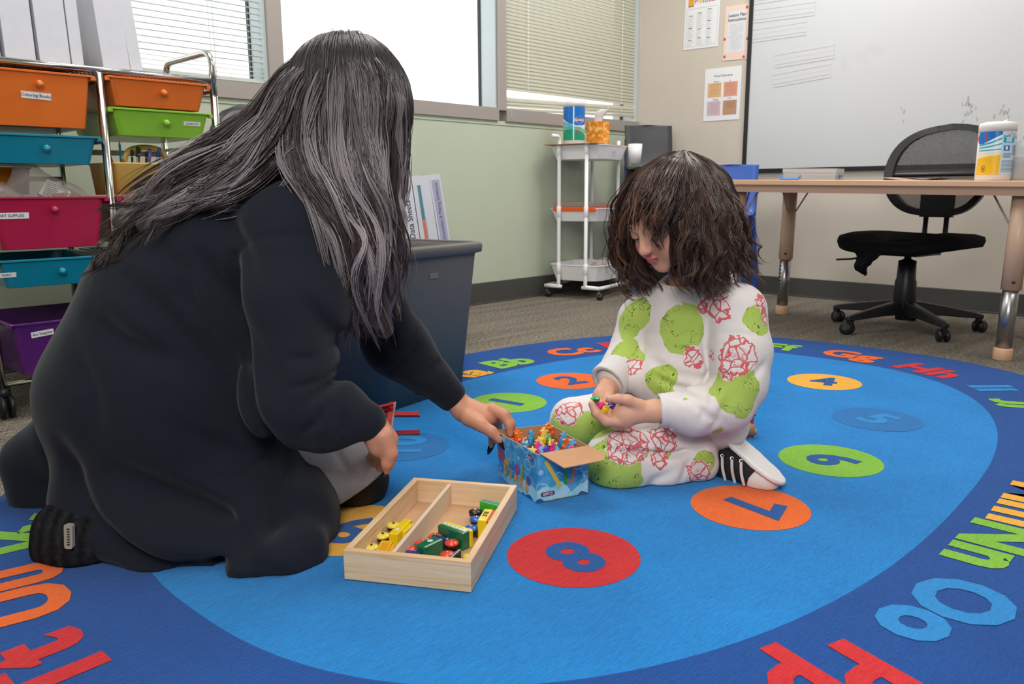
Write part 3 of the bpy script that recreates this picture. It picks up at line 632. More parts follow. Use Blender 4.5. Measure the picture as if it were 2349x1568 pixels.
# ---------------------------------------------------------------- white utility cart
P0 = Vector((.471, 4.411, 0)); ex = Vector((.262, .424, 0)).normalized(); ey = Vector((-.82, .57, 0)).normalized(); ey = (ey-ex*ey.dot(ex)).normalized()
MCt = frame(P0, ex, ey)          # local x along the long side, y along the short side
e = thing('utility_cart', 'white three-tier metal rolling cart in the corner behind the child', 'cart', M=MCt)
LX, LY = .46, .33
def tray(z0, z1, mesh=False):
    m = MB(); R = lambda i, z: rrect(LX-.05-2*i, LY+.01-2*i, .075, z, 2, LX/2, LY/2)
    m.loft([R(.022, z0), R(0, z1-.004), R(-.004, z1-.004), R(-.004, z1), R(.003, z1), R(.024, z0+.003)], 0, False); return m.build('tray', m_white, e, bevel=.002)
tray(.775, .852); tray(.435, .507); tray(.1, .19)
for x_, s_ in ((0.02, -1), (LX-.02, 1)):                  # two bent tube end frames
    yA, yB = .08, LY-.08
    for yy, ss in ((yA, -1), (yB, 1)):
        m = MB(); y_out = yy+ss*.06
        P = [(x_, yy, .89 if s_ > 0 else .86), (x_, yy, .1)]
        if s_ < 0: P = [(x_-.075, yB if ss > 0 else yy, .9), (x_, yy, .9), (x_, yy, .1)] if ss > 0 else [(x_, yy, .86), (x_, yy, .1)]
        P += [(x_, yy, .07), (x_ + (LX/2-.02)*(1 if s_ < 0 else -1)*.0, yy+ss*.09, .066)]
        m.tube(fillet(P, .03, 5), .0105, 10); m.build('frame_tube', m_white, e)
m = MB()
for y_ in (-.01, LY+.01): m.tube(fillet([(LX/2, y_, .066), (0.02, y_, .066), (0.02, .1 if y_ < 0 else LY-.1, .066)], .04), .0105, 10); m.tube(fillet([(LX/2, y_, .066), (LX-.02, y_, .066), (LX-.02, .1 if y_ < 0 else LY-.1, .066)], .04), .0105, 10)
m.build('base_tube', m_white, e)
for zc_ in (.84, .5, .18):
    for x_ in (.02, LX-.02):
        for y_ in (.08, LY-.08): m = MB(); m.lathe([(.0118, -.03), (.0128, -.029), (.0128, .029), (.0118, .03)], 12, M=T(x_, y_, zc_-.01)); m.build('joint_sleeve', m_white, e)
for x_ in (.03, LX-.03):
    for y_ in (0, LY):
        m = MB(); m.lathe([(.004, .042), (.004, .06)], 8, 0, M=T(x_, y_, 0)); m.lathe([(0, .044), (.016, .043), (.016, .04), (0, .04)], 12, 0, M=T(x_, y_, 0)); m.box(x_-.012, x_-.009, y_-.012, y_+.012, .018, .042); m.box(x_+.009, x_+.012, y_-.012, y_+.012, .018, .042)
        ff = m.build('caster', m_chromed, e); w_ = MB(); w_.lathe([(0, -.008), (.018, -.008), (.02, -.005), (.02, .005), (.018, .008), (0, .008)], 16, M=T(x_, y_-.006, .02) @ RY(90)); w_.build('wheel', m_black, ff)
m = MB(); m.loft([[(p[0], p[1], p[2]) for p in rrect(.068+.14*z, .068+.14*z, .0338+.07*z, z, 6)] for z in (0, .11)]+[rrect(.079, .079, .039, .11, 6), rrect(.063, .063, .031, .004, 6)], 0, True); o = m.build('hanging_cup', m_white_pl, e, loc=(.375, -.052, .755))
m = MB(); m.prism([(-.02, -.004), (.02, -.004), (.02, .004), (-.02, .004)], 0, .0005, 0, T(.21, -.004, .825) @ RX(90)); m.text('INTERACTIVE', .006, T(.21, -.0048, .825) @ RX(90), 1); m.build('brand_tag', [m_label, m_ink], e)
e = thing('board_sheet', 'thin brown board lying on top of the white cart', 'board', M=MCt @ T(0, 0, .8535)); m = MB(); m.prism([(-.01, .02), (.44, .0), (.44, .33), (-.01, .33)], 0, .004); m.build('board', mat('brown_board', '#a0785c', .6), e)

def wipes(M, label, top, side, r=.05, h=.2):
    e = thing('wipes_canister', label, 'canister', M=M)
    m = MB(); m.lathe([(r*.96, 0), (r, .004), (r, h-.03)], 40); m.build('canister_body', mat('canister_white', '#e3dfd8', .35), e)
    m = MB(); m.lathe([(r*1.02, h-.034), (r*1.03, h-.012), (r*.97, h-.004), (r*.7, h), (0, h)], 40); m.tube([(r*.3, 0, h), (r*.55, 0, h+.006)], .004, 6); m.build('lid', mat('canister_lid', '#e6e2dc', .4), e)
    def wrap(mb, x0, x1, z0, z1, mi, k=1.012, n=14, f0=None, f1=None):
        """label patch between two angles (radians) and two heights; f0, f1 bend the edges"""
        R0, R1 = [], []
        for i in range(n+1):
            a = x0+(x1-x0)*i/n; zz0 = z0 if f0 is None else f0(i/n); zz1 = z1 if f1 is None else f1(i/n)
            R0.append((r*k*math.cos(a), r*k*math.sin(a), zz0)); R1.append((r*k*math.cos(a), r*k*math.sin(a), zz1))
        mb.loft([R0, R1], mi, True, False, False, closed=False)
    mb = MB(); mats = side(mb, wrap, r, h); mb.build('printed_label', mats, e); return e
def wraptext(mb, tx, size, a, z, r, mi, bold=.02, k=1.02, sx=1.0):
    V, F = text_mesh(tx, bold, 'CENTER'); mb.add([(r*k*math.cos(a+x*size*sx/r), r*k*math.sin(a+x*size*sx/r), z+y*size) for x, y in V], F, mi)
def diamond(mb, a, z, w, h, r, mi, k):
    P = [(-1, 0), (-.55, .55), (0, 1), (.55, .55), (1, 0), (.55, -.55), (0, -1), (-.55, -.55)]; mb.add([(r*k*math.cos(a+x*w/r), r*k*math.sin(a+x*w/r), z+y*h) for x, y in P], [tuple(range(8))], mi)
lab_blue = mat('label_deep_blue', '#0d6fc0', .3); lab_sky = mat('label_sky_blue', '#8fcfe6', .3); lab_gr = mat('label_green', '#16946e', .3); lab_y = mat('label_yellow', '#f3bd22', .3); lab_r = mat('label_red', '#c43a3e', .3); lab_n = mat('label_navy', '#1c3f86', .3); lab_w = mat('label_white_gloss', '#e6ecef', .3); lab_t = mat('label_turquoise', '#27a7bd', .3); lab_p = mat('label_pale_blue', '#c3dbe8', .3); lab_g2 = mat('label_mint', '#66bfa0', .3)
def front_green(mb, wrap, r, h):
    a = -PI/2
    wrap(mb, a-1.5, a+2.4, .022, h-.034, 0, 1.01, 40)
    wrap(mb, a-1.5, a+2.4, .022, .062, 3, 1.013, 40, f1=lambda t: .062+.02*math.sin(t*5)); wrap(mb, a-1.5, a+2.4, .022, .05, 3, 1.016, 40); wrap(mb, a-1.5, a+2.4, .06, .085, 9, 1.0125, 40, f1=lambda t: .085+.012*math.sin(t*5))
    wrap(mb, a-1.5, a+2.4, 0, 0, 1, 1.014, 40, f0=lambda t: .15-.05*math.sin(t*3.1), f1=lambda t: h-.034)
    for q in range(3): wrap(mb, a-1.4, a+.1, 0, 0, 2, 1.013, 20, f0=lambda t: .094+q*.011-.004*q*t-.02*t*t, f1=lambda t: .1+q*.012-.004*q*t-.02*t*t)
    wrap(mb, a-.06, a+.02, .022, h-.034, 0, 1.02, 4)
    diamond(mb, a+.55, .13, .034, .026, r, 5, 1.022); diamond(mb, a+.55, .13, .031, .023, r, 0, 1.024); diamond(mb, a+.55, .13, .029, .021, r, 4, 1.026); wraptext(mb, 'CLOROX', .0155, a+.55, .129, r, 0, .03, 1.03)
    wraptext(mb, 'Disinfecting Wipes', .006, a+.55, .092, r, 6, .01); wraptext(mb, 'VALUE PACK', .007, a+.55, .083, r, 5, .02); wrap(mb, a+.2, a+.6, .062, .072, 4, 1.02, 6)
    return [lab_w, lab_blue, lab_t, lab_gr, lab_r, lab_r, lab_n, lab_p, lab_y, lab_g2]
M_ = MCt @ T(.1, .2, .857); pz = M_.translation
wipes(Matrix.Translation((pz.x, pz.y, pz.z)) @ RZ(-6), 'blue and green canister of disinfecting wipes standing on the white cart', None, front_green, .06, .236)
# tissue box
def tissue_nodes(t, b, oc):
    v = t.new('TexVoronoi', i_Scale=46.0, feature='SMOOTH_F1'); t.l.new(oc, v.inputs[0]); n = t.noise(oc, 60, 3)
    t.l.new(t.ramp(t.math('ADD', v.outputs[0], t.math('MULTIPLY', n, .35)), [(.3, '#f8d98a'), (.5, '#f0a838'), (.75, '#e07c1c')]), b.inputs['Base Color'])
e = thing('tissue_box', 'cube tissue box with orange floral print on the white cart', 'tissue box', M=Matrix.Translation(MCt @ Vector((.24, .12, .857))) @ RZ(-38))
m = MB(); s_ = .048; m.loft([rrect(2*s_, 2*s_, .003, 0, 2), rrect(2*s_, 2*s_, .003, .128, 2), rrect(.06, .04, .018, .128, 2), rrect(.058, .038, .017, .1, 2)], 0, False, True, True); m.build('carton', mat('tissue_print', '#f0a838', .5, build=tissue_nodes), e)
m = MB(); rr_ = np.random.RandomState(3)
R = []
for i, (z, a, b_, ox) in enumerate(((.1, .028, .014, 0), (.128, .024, .011, 0), (.15, .026, .014, .004), (.172, .036, .018, .012), (.19, .04, .014, .026), (.2, .03, .008, .04))):
    R.append([(ox+a*math.cos(t)*(1+.22*rr_.uniform(-1, 1)), b_*math.sin(t)*(1+.3*rr_.uniform(-1, 1)), z+.01*rr_.uniform(-1, 1)) for t in (2*PI*j/12 for j in range(12))])
m.loft(R, 0, True, False, False); m.build('tissue', mat('tissue_white', '#e5e0e0', .9), e, sub=1)
# clear cup behind the tissue box
e = thing('plastic_cup', 'small clear cup on the white cart beside the tissue box', 'cup', M=MCt @ T(.34, .2, .857)); m = MB(); m.lathe([(.015, 0), (.018, .035), (.017, .035), (.014, .002)], 16); m.build('cup_wall', m_clear, e)
# middle and bottom tray contents
e = thing('plastic_case', 'flat case with orange base and clear lid in the middle tray of the cart', 'case', M=MCt @ T(.02, .03, .492)); m = MB(); m.box(0, .2, 0, .26, 0, .022); m.build('case_base', mat('case_orange', '#e85a1c', .35), e, bevel=.003); m = MB(); m.box(.004, .196, .004, .256, .0225, .05); m.build('case_lid', clear_plastic('clear_lid', '#c9b9b0', .45), e, bevel=.003)
e = thing('plastic_case', 'clear case beside the orange case in the middle tray of the cart', 'case', M=MCt @ T(.235, .03, .492)); m = MB(); m.box(0, .18, 0, .26, 0, .045); m.build('case_body', clear_plastic('clear_lid', '#c9b9b0', .45), e, bevel=.003)
e = thing('bead_bag', 'clear zip bag of brown and orange beads in the bottom tray of the cart', 'bag', M=MCt @ T(.25, .09, .15))
m = MB(); crumple(m, [(0, 0, 0, .1, .07), (.0, 0, .03, .1, .06), (.03, 0, .055, .06, .03), (.05, 0, .07, .03, .008)], 12, .1, 4); m.build('bag_film', m_bag, e, sub=1)
m = MB(); rs = random.Random(1)
for i in range(90):
    x, y = rs.uniform(-.09, .04), rs.uniform(-.06, .05); m.lathe([(0, -.004), (.004, 0), (0, .004)], 6, rs.randint(0, 2), M=T(x, y, .012+rs.uniform(0, .04)*(1-abs(x+.02)/.08)))
m.build('beads', [mat('bead_brown', '#6b3a22', .3), mat('bead_orange', '#b86a34', .3), mat('bead_cream', '#c9b090', .3)], e, kind='stuff')

# ---------------------------------------------------------------- activity table
maple = mat('table_edge_maple', '#dcae88', .4, var=(6, '#e2b792', .5)); tan_paint = mat('table_leg_tan', '#d6b296', .38); rub = mat('glide_cap_tan', '#d7ab88', .5)
FL = Vector((.982, 3.53, 0)); MT = Matrix.Translation(FL) @ Matrix.Rotation(AB, 4, 'Z') @ T(.533, 0, 0) @ RY(1.0) @ T(-.533, 0, 0); TZ = .636      # the table stands a little lower at its right end
def px_of(p):
    v = np.array(p)-CAMP; return CX+FPX*(v@_rt)/(v@_fw), CY-FPX*(v@_up)/(v@_fw)
def tx(px, yl, z=TZ):
    a, b = -.5, 1.8
    for i in range(40):
        c = (a+b)/2
        if px_of(MT @ Vector((c, yl, z)))[0] < px: a = c
        else: b = c
    return a
e = thing('activity_table', 'long tan classroom table with height adjustable legs in front of the whiteboard', 'table', M=MT)
m = MB(); m.loft([rrect(1.26, .66, .06, z, 6, .53, .25) for z in (TZ-.022, TZ-.0205)]+[rrect(1.272, .672, .066, z, 6, .53, .25) for z in (TZ-.019, TZ-.002)]+[rrect(1.268, .668, .064, TZ, 6, .53, .25)], 0, False); m.build('tabletop', maple, e)
m = MB()
m.loft([rrect(1.25, .65, .06, z, 6, .53, .25) for z in (TZ-.05, TZ-.0225)]+[rrect(1.19, .59, .05, z, 6, .53, .25) for z in (TZ-.0225, TZ-.05)], 0, False, False, False); m.loft([rrect(1.25, .65, .06, TZ-.05, 6, .53, .25), rrect(1.19, .59, .05, TZ-.05, 6, .53, .25)], 0, False, False, False); m.build('apron', mat('apron_tan', '#b18d76', .5), e)
for i, (x, y) in enumerate(((0, 0), (1.066, 0), (0, .503), (1.066, .503))):
    m = MB(); m.lathe([(.0325, .262), (.0325, TZ-.03)], 24, M=T(x, y, 0)); leg = m.build('leg', tan_paint, e)
    zb = -.0093 if x < .5 else .0093; m = MB(); m.lathe([(.026, .035+zb), (.026, .28)], 24, M=T(x, y, 0)); a = -115 if i != 1 else 60
    for k in range(12): m.lathe([(0, 0), (.0045, .0), (.0045, .0015), (0, .0015)], 10, 1, M=T(x, y, .05+k*.018) @ RZ(a) @ T(.0255, 0, 0) @ RY(90))
    m.build('chrome_extension', [mat('leg_chrome', '#a9a9ab', .3, metal=1.0), m_black], leg)
    m = MB(); m.lathe([(.029, 0), (.031, .004), (.031, .04), (.027, .045)], 24, M=T(x, y, zb)); m.build('rubber_glide', rub, leg)
    m = MB(); m.lathe([(0, 0), (.006, 0), (.005, .003), (0, .004)], 12, M=T(x, y, .29) @ RZ(-70) @ T(.032, 0, 0) @ RY(90)); m.build('set_screw', m_black, leg)
    sx = 1 if x < .5 else -1; sy = 1 if y < .2 else -1
    m = MB(); m.tube(fillet([(x+sx*.1, y, TZ-.03), (x+sx*.03, y, TZ-.15), (x+sx*.01, y+sy*.03, TZ-.15), (x, y+sy*.1, TZ-.03)], .02), .0035, 6); m.build('wire_brace', mat('brace_wire', '#b99a86', .4, metal=.4), leg)
# clear box with blue latches
e = thing('storage_box', 'small clear plastic box with blue latch lying on the table left of the mesh chair', 'box', M=MT @ T(tx(1864, .1), .1, TZ) @ RZ(8))
m = MB(); w, d, h = .215, .13, .045; m.loft([rrect(w, d, .01, 0), rrect(w, d, .01, h), rrect(w-.006, d-.006, .008, h), rrect(w-.006, d-.006, .008, .003)], 0, False); m.loft([rrect(w+.004, d+.004, .01, h*.7), rrect(w+.004, d+.004, .01, h+.002)], 0, False); m.build('clear_shell', m_clear, e)
m = MB(); m.tube(fillet([(-w/2+.0, -d/2-.003, .02), (-w/2-.004, -d/2-.012, .004), (-w/2+.07, -d/2-.012, .004), (-w/2+.075, -d/2-.003, .02)], .006), .0032, 6); m.tube([(w/2+.002, -.01, .018), (w/2+.006, .01, .018)], .005, 8); m.build('latch', mat('latch_blue', '#2d83d2', .35), e)
m = MB(); rs = random.Random(2)
for i in range(26): x = rs.uniform(-.02, .09); m.tube([(x-.03, rs.uniform(-.05, .05), .006+rs.random()*.014), (x+.02, rs.uniform(-.05, .05), .006+rs.random()*.014)], .002, 5, 0 if i % 4 else 1)
m.build('contents', [mat('dark_clips', '#3a3c40', .5), mat('clips_blue', '#3d84c4', .5)], e, kind='stuff')
# papers
def sheet(px, y, w, d, rz, c, label, curl=.0, z=0.0):
    e = thing('paper_sheet', label, 'paper', M=MT @ T(tx(px, y), y, TZ+z) @ RZ(rz), group='loose papers on the table'); m = MB(); n = 8; R = []
    for i in range(n+1):
        u = i/n-.5; zz = curl*max(0, abs(u)-.15)*w; R.append([(u*w, -d/2, zz), (u*w, d/2, zz+curl*.01), (u*w, d/2, zz+.0008+curl*.01), (u*w, -d/2, zz+.0008)])
    m.loft(R); m.build('sheet', mat('paper_'+c[1:], c, .6), e)
sheet(2035, .12, .2, .15, 4, '#e3ddd8', 'white paper lying flat on the table between clear box and mesh chair')
sheet(2105, .05, .22, .14, -5, '#b78a7c', 'brownish pink sheet curling up on the table in front of the mesh chair', .12, .001)
sheet(2175, .12, .2, .15, 9, '#d6c3bc', 'pale pink sheet on the table left of the yellow wipes canister', .05, .004)
def side_yellow(mb, wrap, r, h):
    a = -PI/2-.38
    wrap(mb, a-1.3, a+2.5, .02, h-.034, 7, 1.01, 40)
    wrap(mb, a-1.3, a+.12, .02, h-.034, 0, 1.012, 20); wrap(mb, a-1.3, a+.12, .02, .08, 8, 1.014, 20, f1=lambda t: .075+.012*t)
    wrap(mb, a-1.3, a+.12, .08, .095, 10, 1.0135, 20)
    wrap(mb, a-1.3, a+.12, 0, 0, 1, 1.015, 20, f0=lambda t: .125+.03*max(0, t-.3)/.7, f1=lambda t: h-.034)
    for q in range(3): wrap(mb, a-1.2, a+.12, 0, 0, 2, 1.014, 20, f0=lambda t: .1+q*.009+.018*t*t*(q+.4)/2, f1=lambda t: .104+q*.01+.018*t*t*(q+.4)/2)
    diamond(mb, a-1.05, .145, .03, .026, r, 5, 1.02)
    b = a+.72
    diamond(mb, b, h-.052, .028, .014, r, 4, 1.015); diamond(mb, b, h-.052, .026, .012, r, 0, 1.017); diamond(mb, b, h-.052, .024, .0105, r, 6, 1.019); wraptext(mb, 'CLOROX', .0125, b, h-.0525, r, 0, .03, 1.024)
    for i in range(8): wrap(mb, b+.5, b+.95, h-.045-i*.0035, h-.0438-i*.0035, 6, 1.014, 6)
    wrap(mb, a+.2, a+1.75, .127, .152, 2, 1.013, 12); wrap(mb, b+.25, b+.5, .123, .142, 0, 1.017, 5); wrap(mb, b-.35, b-.0, .13, .147, 7, 1.017, 5); wrap(mb, b+.55, b+.75, .13, .149, 1, 1.017, 5)
    wrap(mb, a+.25, a+.62, .1, .118, 1, 1.014, 6); wrap(mb, a+.35, a+.5, .104, .115, 0, 1.017, 4)
    for i in range(11): wrap(mb, b+.1, b+.85, .085+i*.0032, .0862+i*.0032, 6, 1.014, 8)
    for i in range(5): wrap(mb, a+.25, a+.8-.05*(i % 3), .077+i*.0034, .0782+i*.0034, 6, 1.014, 8)
    for i in range(10): wrap(mb, a+.2, a+1.55-.1*(i % 4), .028+i*.0042, .0292+i*.0042, 6, 1.014, 12)
    V = [(r*1.02*math.cos(a-.75+.13*math.cos(t)*k), r*1.02*math.sin(a-.75+.13*math.cos(t)*k), .04+.011*math.sin(t)*k) for k in (1, .85) for t in np.linspace(0, 2*PI, 21)[:-1]]
    mb.add(V, [(i, (i+1) % 20, 20+(i+1) % 20, 20+i) for i in range(20)], 11); wraptext(mb, 'h', .014, a-.75, .04, r, 11, .02, 1.022)
    return [lab_w, lab_blue, lab_t, lab_gr, lab_r, lab_r, lab_n, lab_p, lab_y, lab_g2, mat('label_cream', '#f1e2b4', .3), m_ink]
p = MT @ Vector((tx(2277, .03), .03, TZ+.001)); wipes(Matrix.Translation(p), 'yellow and blue canister of disinfecting wipes at the right end of the table', None, side_yellow, .0575, .2)
p = MT @ Vector((tx(2352, .06), .06, TZ+.001)); e = thing('squeeze_bottle', 'clear plastic bottle cut by the right photo edge beside the yellow canister', 'bottle', M=Matrix.Translation(p))
m = MB(); m.lathe([(.048, 0), (.05, .01), (.05, .085), (.048, .1), (.05, .115), (.045, .128), (.02, .14), (.016, .15)], 28); m.build('bottle_wall', m_clear, e); m = MB(); m.lathe([(.02, .142), (.02, .152), (.011, .16), (.009, .178), (0, .18)], 20); m.build('nozzle', m_clear, e); m = MB(); m.lathe([(.047, .002), (.047, .08)], 28); m.build('liquid', clear_plastic('bottle_liquid', '#d8d2cc', .3), e)

# ---------------------------------------------------------------- mesh office chair
mesh_f = mat('black_seat_fabric', '#0e0f12', .85, bump=(900, .2), spec=.15)
e = thing('office_chair', 'black mesh back office chair with torn seat lining behind the table', 'chair', loc=(1.70, 3.43, 0)); FA = math.radians(216)
for k in range(5):
    a = math.radians(130-72*k); L_ = .3; c_, s_ = math.cos(a), math.sin(a)
    m = MB(); m.loft([[(c_*u-s_*v, s_*u+c_*v, z) for v, z in ((-w, z0), (w, z0), (w*.8, z1), (-w*.8, z1))] for u, w, z0, z1 in ((.03, .024, .07, .13), (.15, .02, .068, .11), (L_-.02, .016, .06, .085), (L_+.015, .014, .06, .075))], 0, False); arm = m.build('base_arm', m_black, e, bevel=.004)
    m = MB(); Mw = T(c_*L_, s_*L_, .0) @ RZ(50*k+20)
    for sg in (-1, 1): m.lathe([(0, -.009), (.02, -.009), (.0255, -.004), (.0255, .006), (.02, .009), (0, .009)], 20, M=Mw @ T(0, -.008, .0258) @ RY(90) @ T(0, 0, sg*.014))
    m.box(-.008, .008, -.01, .016, .03, .062, M=Mw); m.build('caster', m_black, arm)
m = MB(); m.lathe([(.03, .045), (.034, .07), (.045, .13), (.043, .21), (.038, .225), (.036, .3), (.02, .305), (.014, .31), (.014, .35)], 24); m.build('gas_column', m_black, e)
Ms = RZ(math.degrees(FA)-90)       # local +y = forward
m = MB(); R = []
for z, k in ((.352, .86), (.358, .97), (.375, 1.0), (.392, .98), (.403, .85), (.406, .5)): R.append([(x*k, y*k, z+(.016*abs(x/.26)**2.2 if z > .37 else .008*abs(x/.26)**2)-(.02*max(0, y/.24)**3)) for x, y, _ in rrect(.52, .48, .16, 0, 7)])
m.loft(R, 0, True, M=Ms); m.build('seat', mesh_f, e)
m = MB(); m.box(-.09, .09, -.1, .1, .325, .352, M=Ms); m.tube([tuple(Ms @ Vector(q)) for q in ((.06, .05, .33), (.2, .1, .3), (.26, .12, .295))], .005, 6); m.tube([tuple(Ms @ Vector(q)) for q in ((0, -.1, .335), (0, -.24, .335))], .012, 6); m.build('tilt_mechanism', m_black, e)
# torn lining hanging under the seat
m = MB(); rr_ = np.random.RandomState(5); n = 9; R = []
top = Vector(W3(1985, 575, 3.28)); 
for i in range(n+1):
    u = i/n; w = .045*(1-u)**.6+.004; cx_ = .012*math.sin(u*7); R.append([(cx_-w*(1+.3*rr_.uniform(-1, 1)), .004*math.sin(u*9), -u*.1), (cx_, .012*math.cos(u*6), -u*.1-.004), (cx_+w*(1+.3*rr_.uniform(-1, 1)), -.004, -u*.1), (cx_+w, .002, -u*.1), (cx_, .0145*math.cos(u*6), -u*.1), (cx_-w, .006, -u*.1)])
m.loft(R, 0, False, M=T(top.x-1.70, top.y-3.43, top.z)); m.build('torn_lining', mesh_f, e)
# back
def mesh_nodes(t, b, oc):
    uv = t.new('UVMap').outputs[0]; v = t.mapping(uv, (1, 1, 1), (0, 0, PI/4)); s_ = t.new('SeparateXYZ'); t.l.new(v, s_.inputs[0])
    f = lambda q: t.math('GREATER_THAN', t.math('FRACT', t.math('MULTIPLY', q, 210.0)), .5)
    hole = t.math('MULTIPLY', f(s_.outputs[0]), f(s_.outputs[1])); tr = t.new('BsdfTransparent'); mx = t.new('MixShader', n0=hole)
    t.l.new(b.outputs[0], mx.inputs[1]); t.l.new(tr.outputs[0], mx.inputs[2]); t.l.new(mx.outputs[0], t.n['Material Output'].inputs[0])
m_mesh = mat('black_back_mesh', '#101114', .7, build=mesh_nodes)
BWd, BH0, BH1 = .235, .485, .862
def bpt(a, k=1.0, y=0):
    x = BWd*k*math.copysign(abs(math.cos(a))**.62, math.cos(a)); v = math.sin(a); zc = (BH0+BH1)/2; hh = (BH1-BH0)/2*k
    z = zc+hh*math.copysign(abs(v)**.85, v)+(.02*(1-abs(x)/BWd) if v > 0 else 0)
    return (x*(1.0 if v > 0 else 1-.12*abs(v)), -.2-.10*((z-BH0)/.42)+.06*(x/BWd)**2+y, z)
m = MB(); n = 48; R = []
for j in range(n):
    a = 2*PI*j/n; o_ = Vector(bpt(a)); i_ = Vector(bpt(a, .86)); R.append([tuple(o_+Vector((0, -.012, 0))), tuple(o_+Vector((0, .012, 0))), tuple(i_+Vector((0, .012, 0))), tuple(i_+Vector((0, -.012, 0)))])
m.loft(R+[R[0]], 0, False, False, False, M=Ms)
for z0_, dz in ((.665, .0), (.665, -.075)):                     # the lumbar rail and the curved strap below it
    P = [(x, -.2-.10*((z0_-BH0)/.42)+.06*(x/BWd)**2-.004, z0_+dz*(1-(x/BWd)**2)) for x in np.linspace(-BWd*.93, BWd*.93, 15)]; m.tube([tuple(Ms @ Vector(q)) for q in P], .011, 6)
m.box(-.07, .07, -.222, -.2, BH0-.005, .6, M=Ms)
m.build('back_frame', m_black, e, bevel=None)
me_v = []; nn = 14; me_f = []; uvs = []
for i in range(nn+1):
    for j in range(nn+1):
        u, v = j/nn*2-1, i/nn*2-1; r_ = max(abs(u), abs(v)); a = math.atan2(v, u); q = Vector(bpt(a, .9*r_)); q.y = -.2-.10*((q.z-BH0)/.42)+.06*(q.x/BWd)**2; me_v.append(tuple(Ms @ q)); uvs.append((q.x, q.z))
for i in range(nn):
    for j in range(nn): k = i*(nn+1)+j; me_f.append((k, k+1, k+nn+2, k+nn+1))
mm = MB(); mm.add(me_v, me_f, 0, True); o = mm.build('mesh_panel', m_mesh, e); ul = o.data.uv_layers.new(name='UVMap')
for l in o.data.loops: ul.data[l.index].uv = uvs[l.vertex_index]
m = MB()
for x in (-.045, .045): m.tube([tuple(Ms @ Vector(q)) for q in fillet([(x, -.215, .55), (x, -.21, .36), (x, -.05, .34)], .04)], .011, 8)
m.build('back_posts', m_black, e)

# ---------------------------------------------------------------- stacked plastic chairs
def kid_chair(label, col, M, group):
    e = thing('stacking_chair', label, 'chair', M=M, group=group); pm = mat('chair_plastic_'+col[1:], col, .38)
    sh_ = MB(); w = .15; prof = [(-.15, .3), (-.14, .325), (-.05, .32), (.08, .318), (.125, .335), (.145, .4), (.16, .5), (.172, .58), (.17, .585)]
    P = catmull([(0, a, b) for a, b in prof], 3); R = []
    for i, q in enumerate(P):
        u = i/(len(P)-1); ww = w*(1-.05*math.cos(u*PI)) if u < .55 else w*(.98+.02*u); ww *= (1-.25*max(0, (u-.93)/.07)**2)
        t_ = (P[min(i+1, len(P)-1)]-P[max(i-1, 0)]).normalized(); nr = Vector((0, -t_.z, t_.y)); row = []
        for x in np.linspace(-1, 1, 9): row.append(Vector((x*ww, q.y, q.z))+nr*(.016*x*x if u > .4 else .008*x*x))
        R.append([tuple(r) for r in row]+[tuple(r-nr*.006) for r in reversed(row)])
    sh_.loft(R, 0, True); sh_.build('seat_shell', pm, e)
    for sx in (-1, 1):
        for sy in (-1, 1):
            lg = MB(); lg.loft([[(sx*(.135+.03*k)+dx, sy*(.115+.045*k)+dy, z) for dx, dy in ((-a, -a), (a, -a), (a, a), (-a, a))] for k, z, a in ((0, .315, .018), (.5, .15, .014), (1, 0, .012))], 0, False); lg.build('leg', pm, e, bevel=.004)
def stack(base, rz, cols, labels, group, dz=.075, dy=.0):
    for i, (c, l) in enumerate(zip(cols, labels)): kid_chair(l, c, Matrix.Translation(base) @ Matrix.Rotation(math.radians(rz), 4, 'Z') @ T(0, dy*i, dz*i), group)
blu = '#3d62b5'; dblu = '#2a4da0'; gry = '#46474b'
stack((1.12, 4.3, 0), -28, [blu, dblu, blu], ['blue plastic chair behind the table, lowest of its stack', 'blue plastic chair behind the table, middle of its stack', 'blue plastic chair behind the table, topmost of its stack beside the whiteboard'], 'blue chairs stacked behind the table')
stack((.87, 4.92, 0), 8, [blu, dblu, blu, blu, gry, gry], ['blue plastic chair in the corner behind the cart, lowest of its stack', 'dark blue plastic chair second from the floor in the corner stack', 'blue plastic chair third from the floor in the corner stack', 'blue plastic chair directly under the grey chairs in the corner stack', 'grey plastic chair second from the top of the corner stack', 'grey plastic chair topmost on the corner stack under the posters'], 'chairs stacked in the corner behind the cart', .082)

# ---------------------------------------------------------------- wooden tray with toy vehicles
pine = mat('pine_wood', '#dfbd94', .55, build=lambda t, b, oc: (lambda n: (t.l.new(t.ramp(n, [(.3, '#d3a878'), (.5, '#e2c29b'), (.7, '#e8ceb0')]), b.inputs['Base Color'])))(t.noise(t.mapping(oc, (3, 3, 90)), 1.2, 4, .6, 1.2)))
FLt, FRt = Vector(G3(790, 1330, RT)), Vector(G3(1081, 1361, RT)); ax = (FRt-FLt).normalized(); TW = (FRt-FLt).length; ay = Vector((-ax.y, ax.x, 0))
BR_ = Vector(G3(1203, 1117, RT+.05)); TD = (BR_-FRt).dot(ay); sk = (BR_-FRt).dot(ax)
MTr = frame((FLt.x, FLt.y, RT+.0015), ax, ay); TH = .049
e = thing('wooden_tray', 'open pine tray with one divider holding wooden toy vehicles on the rug', 'tray', M=MTr)
th = .011; TD = .325
def pb(name, x0, x1, y0, y1, z0, z1, m_=pine): q = MB(); q.box(x0, x1, y0, y1, z0, z1); return q.build(name, m_, e, bevel=.0012)
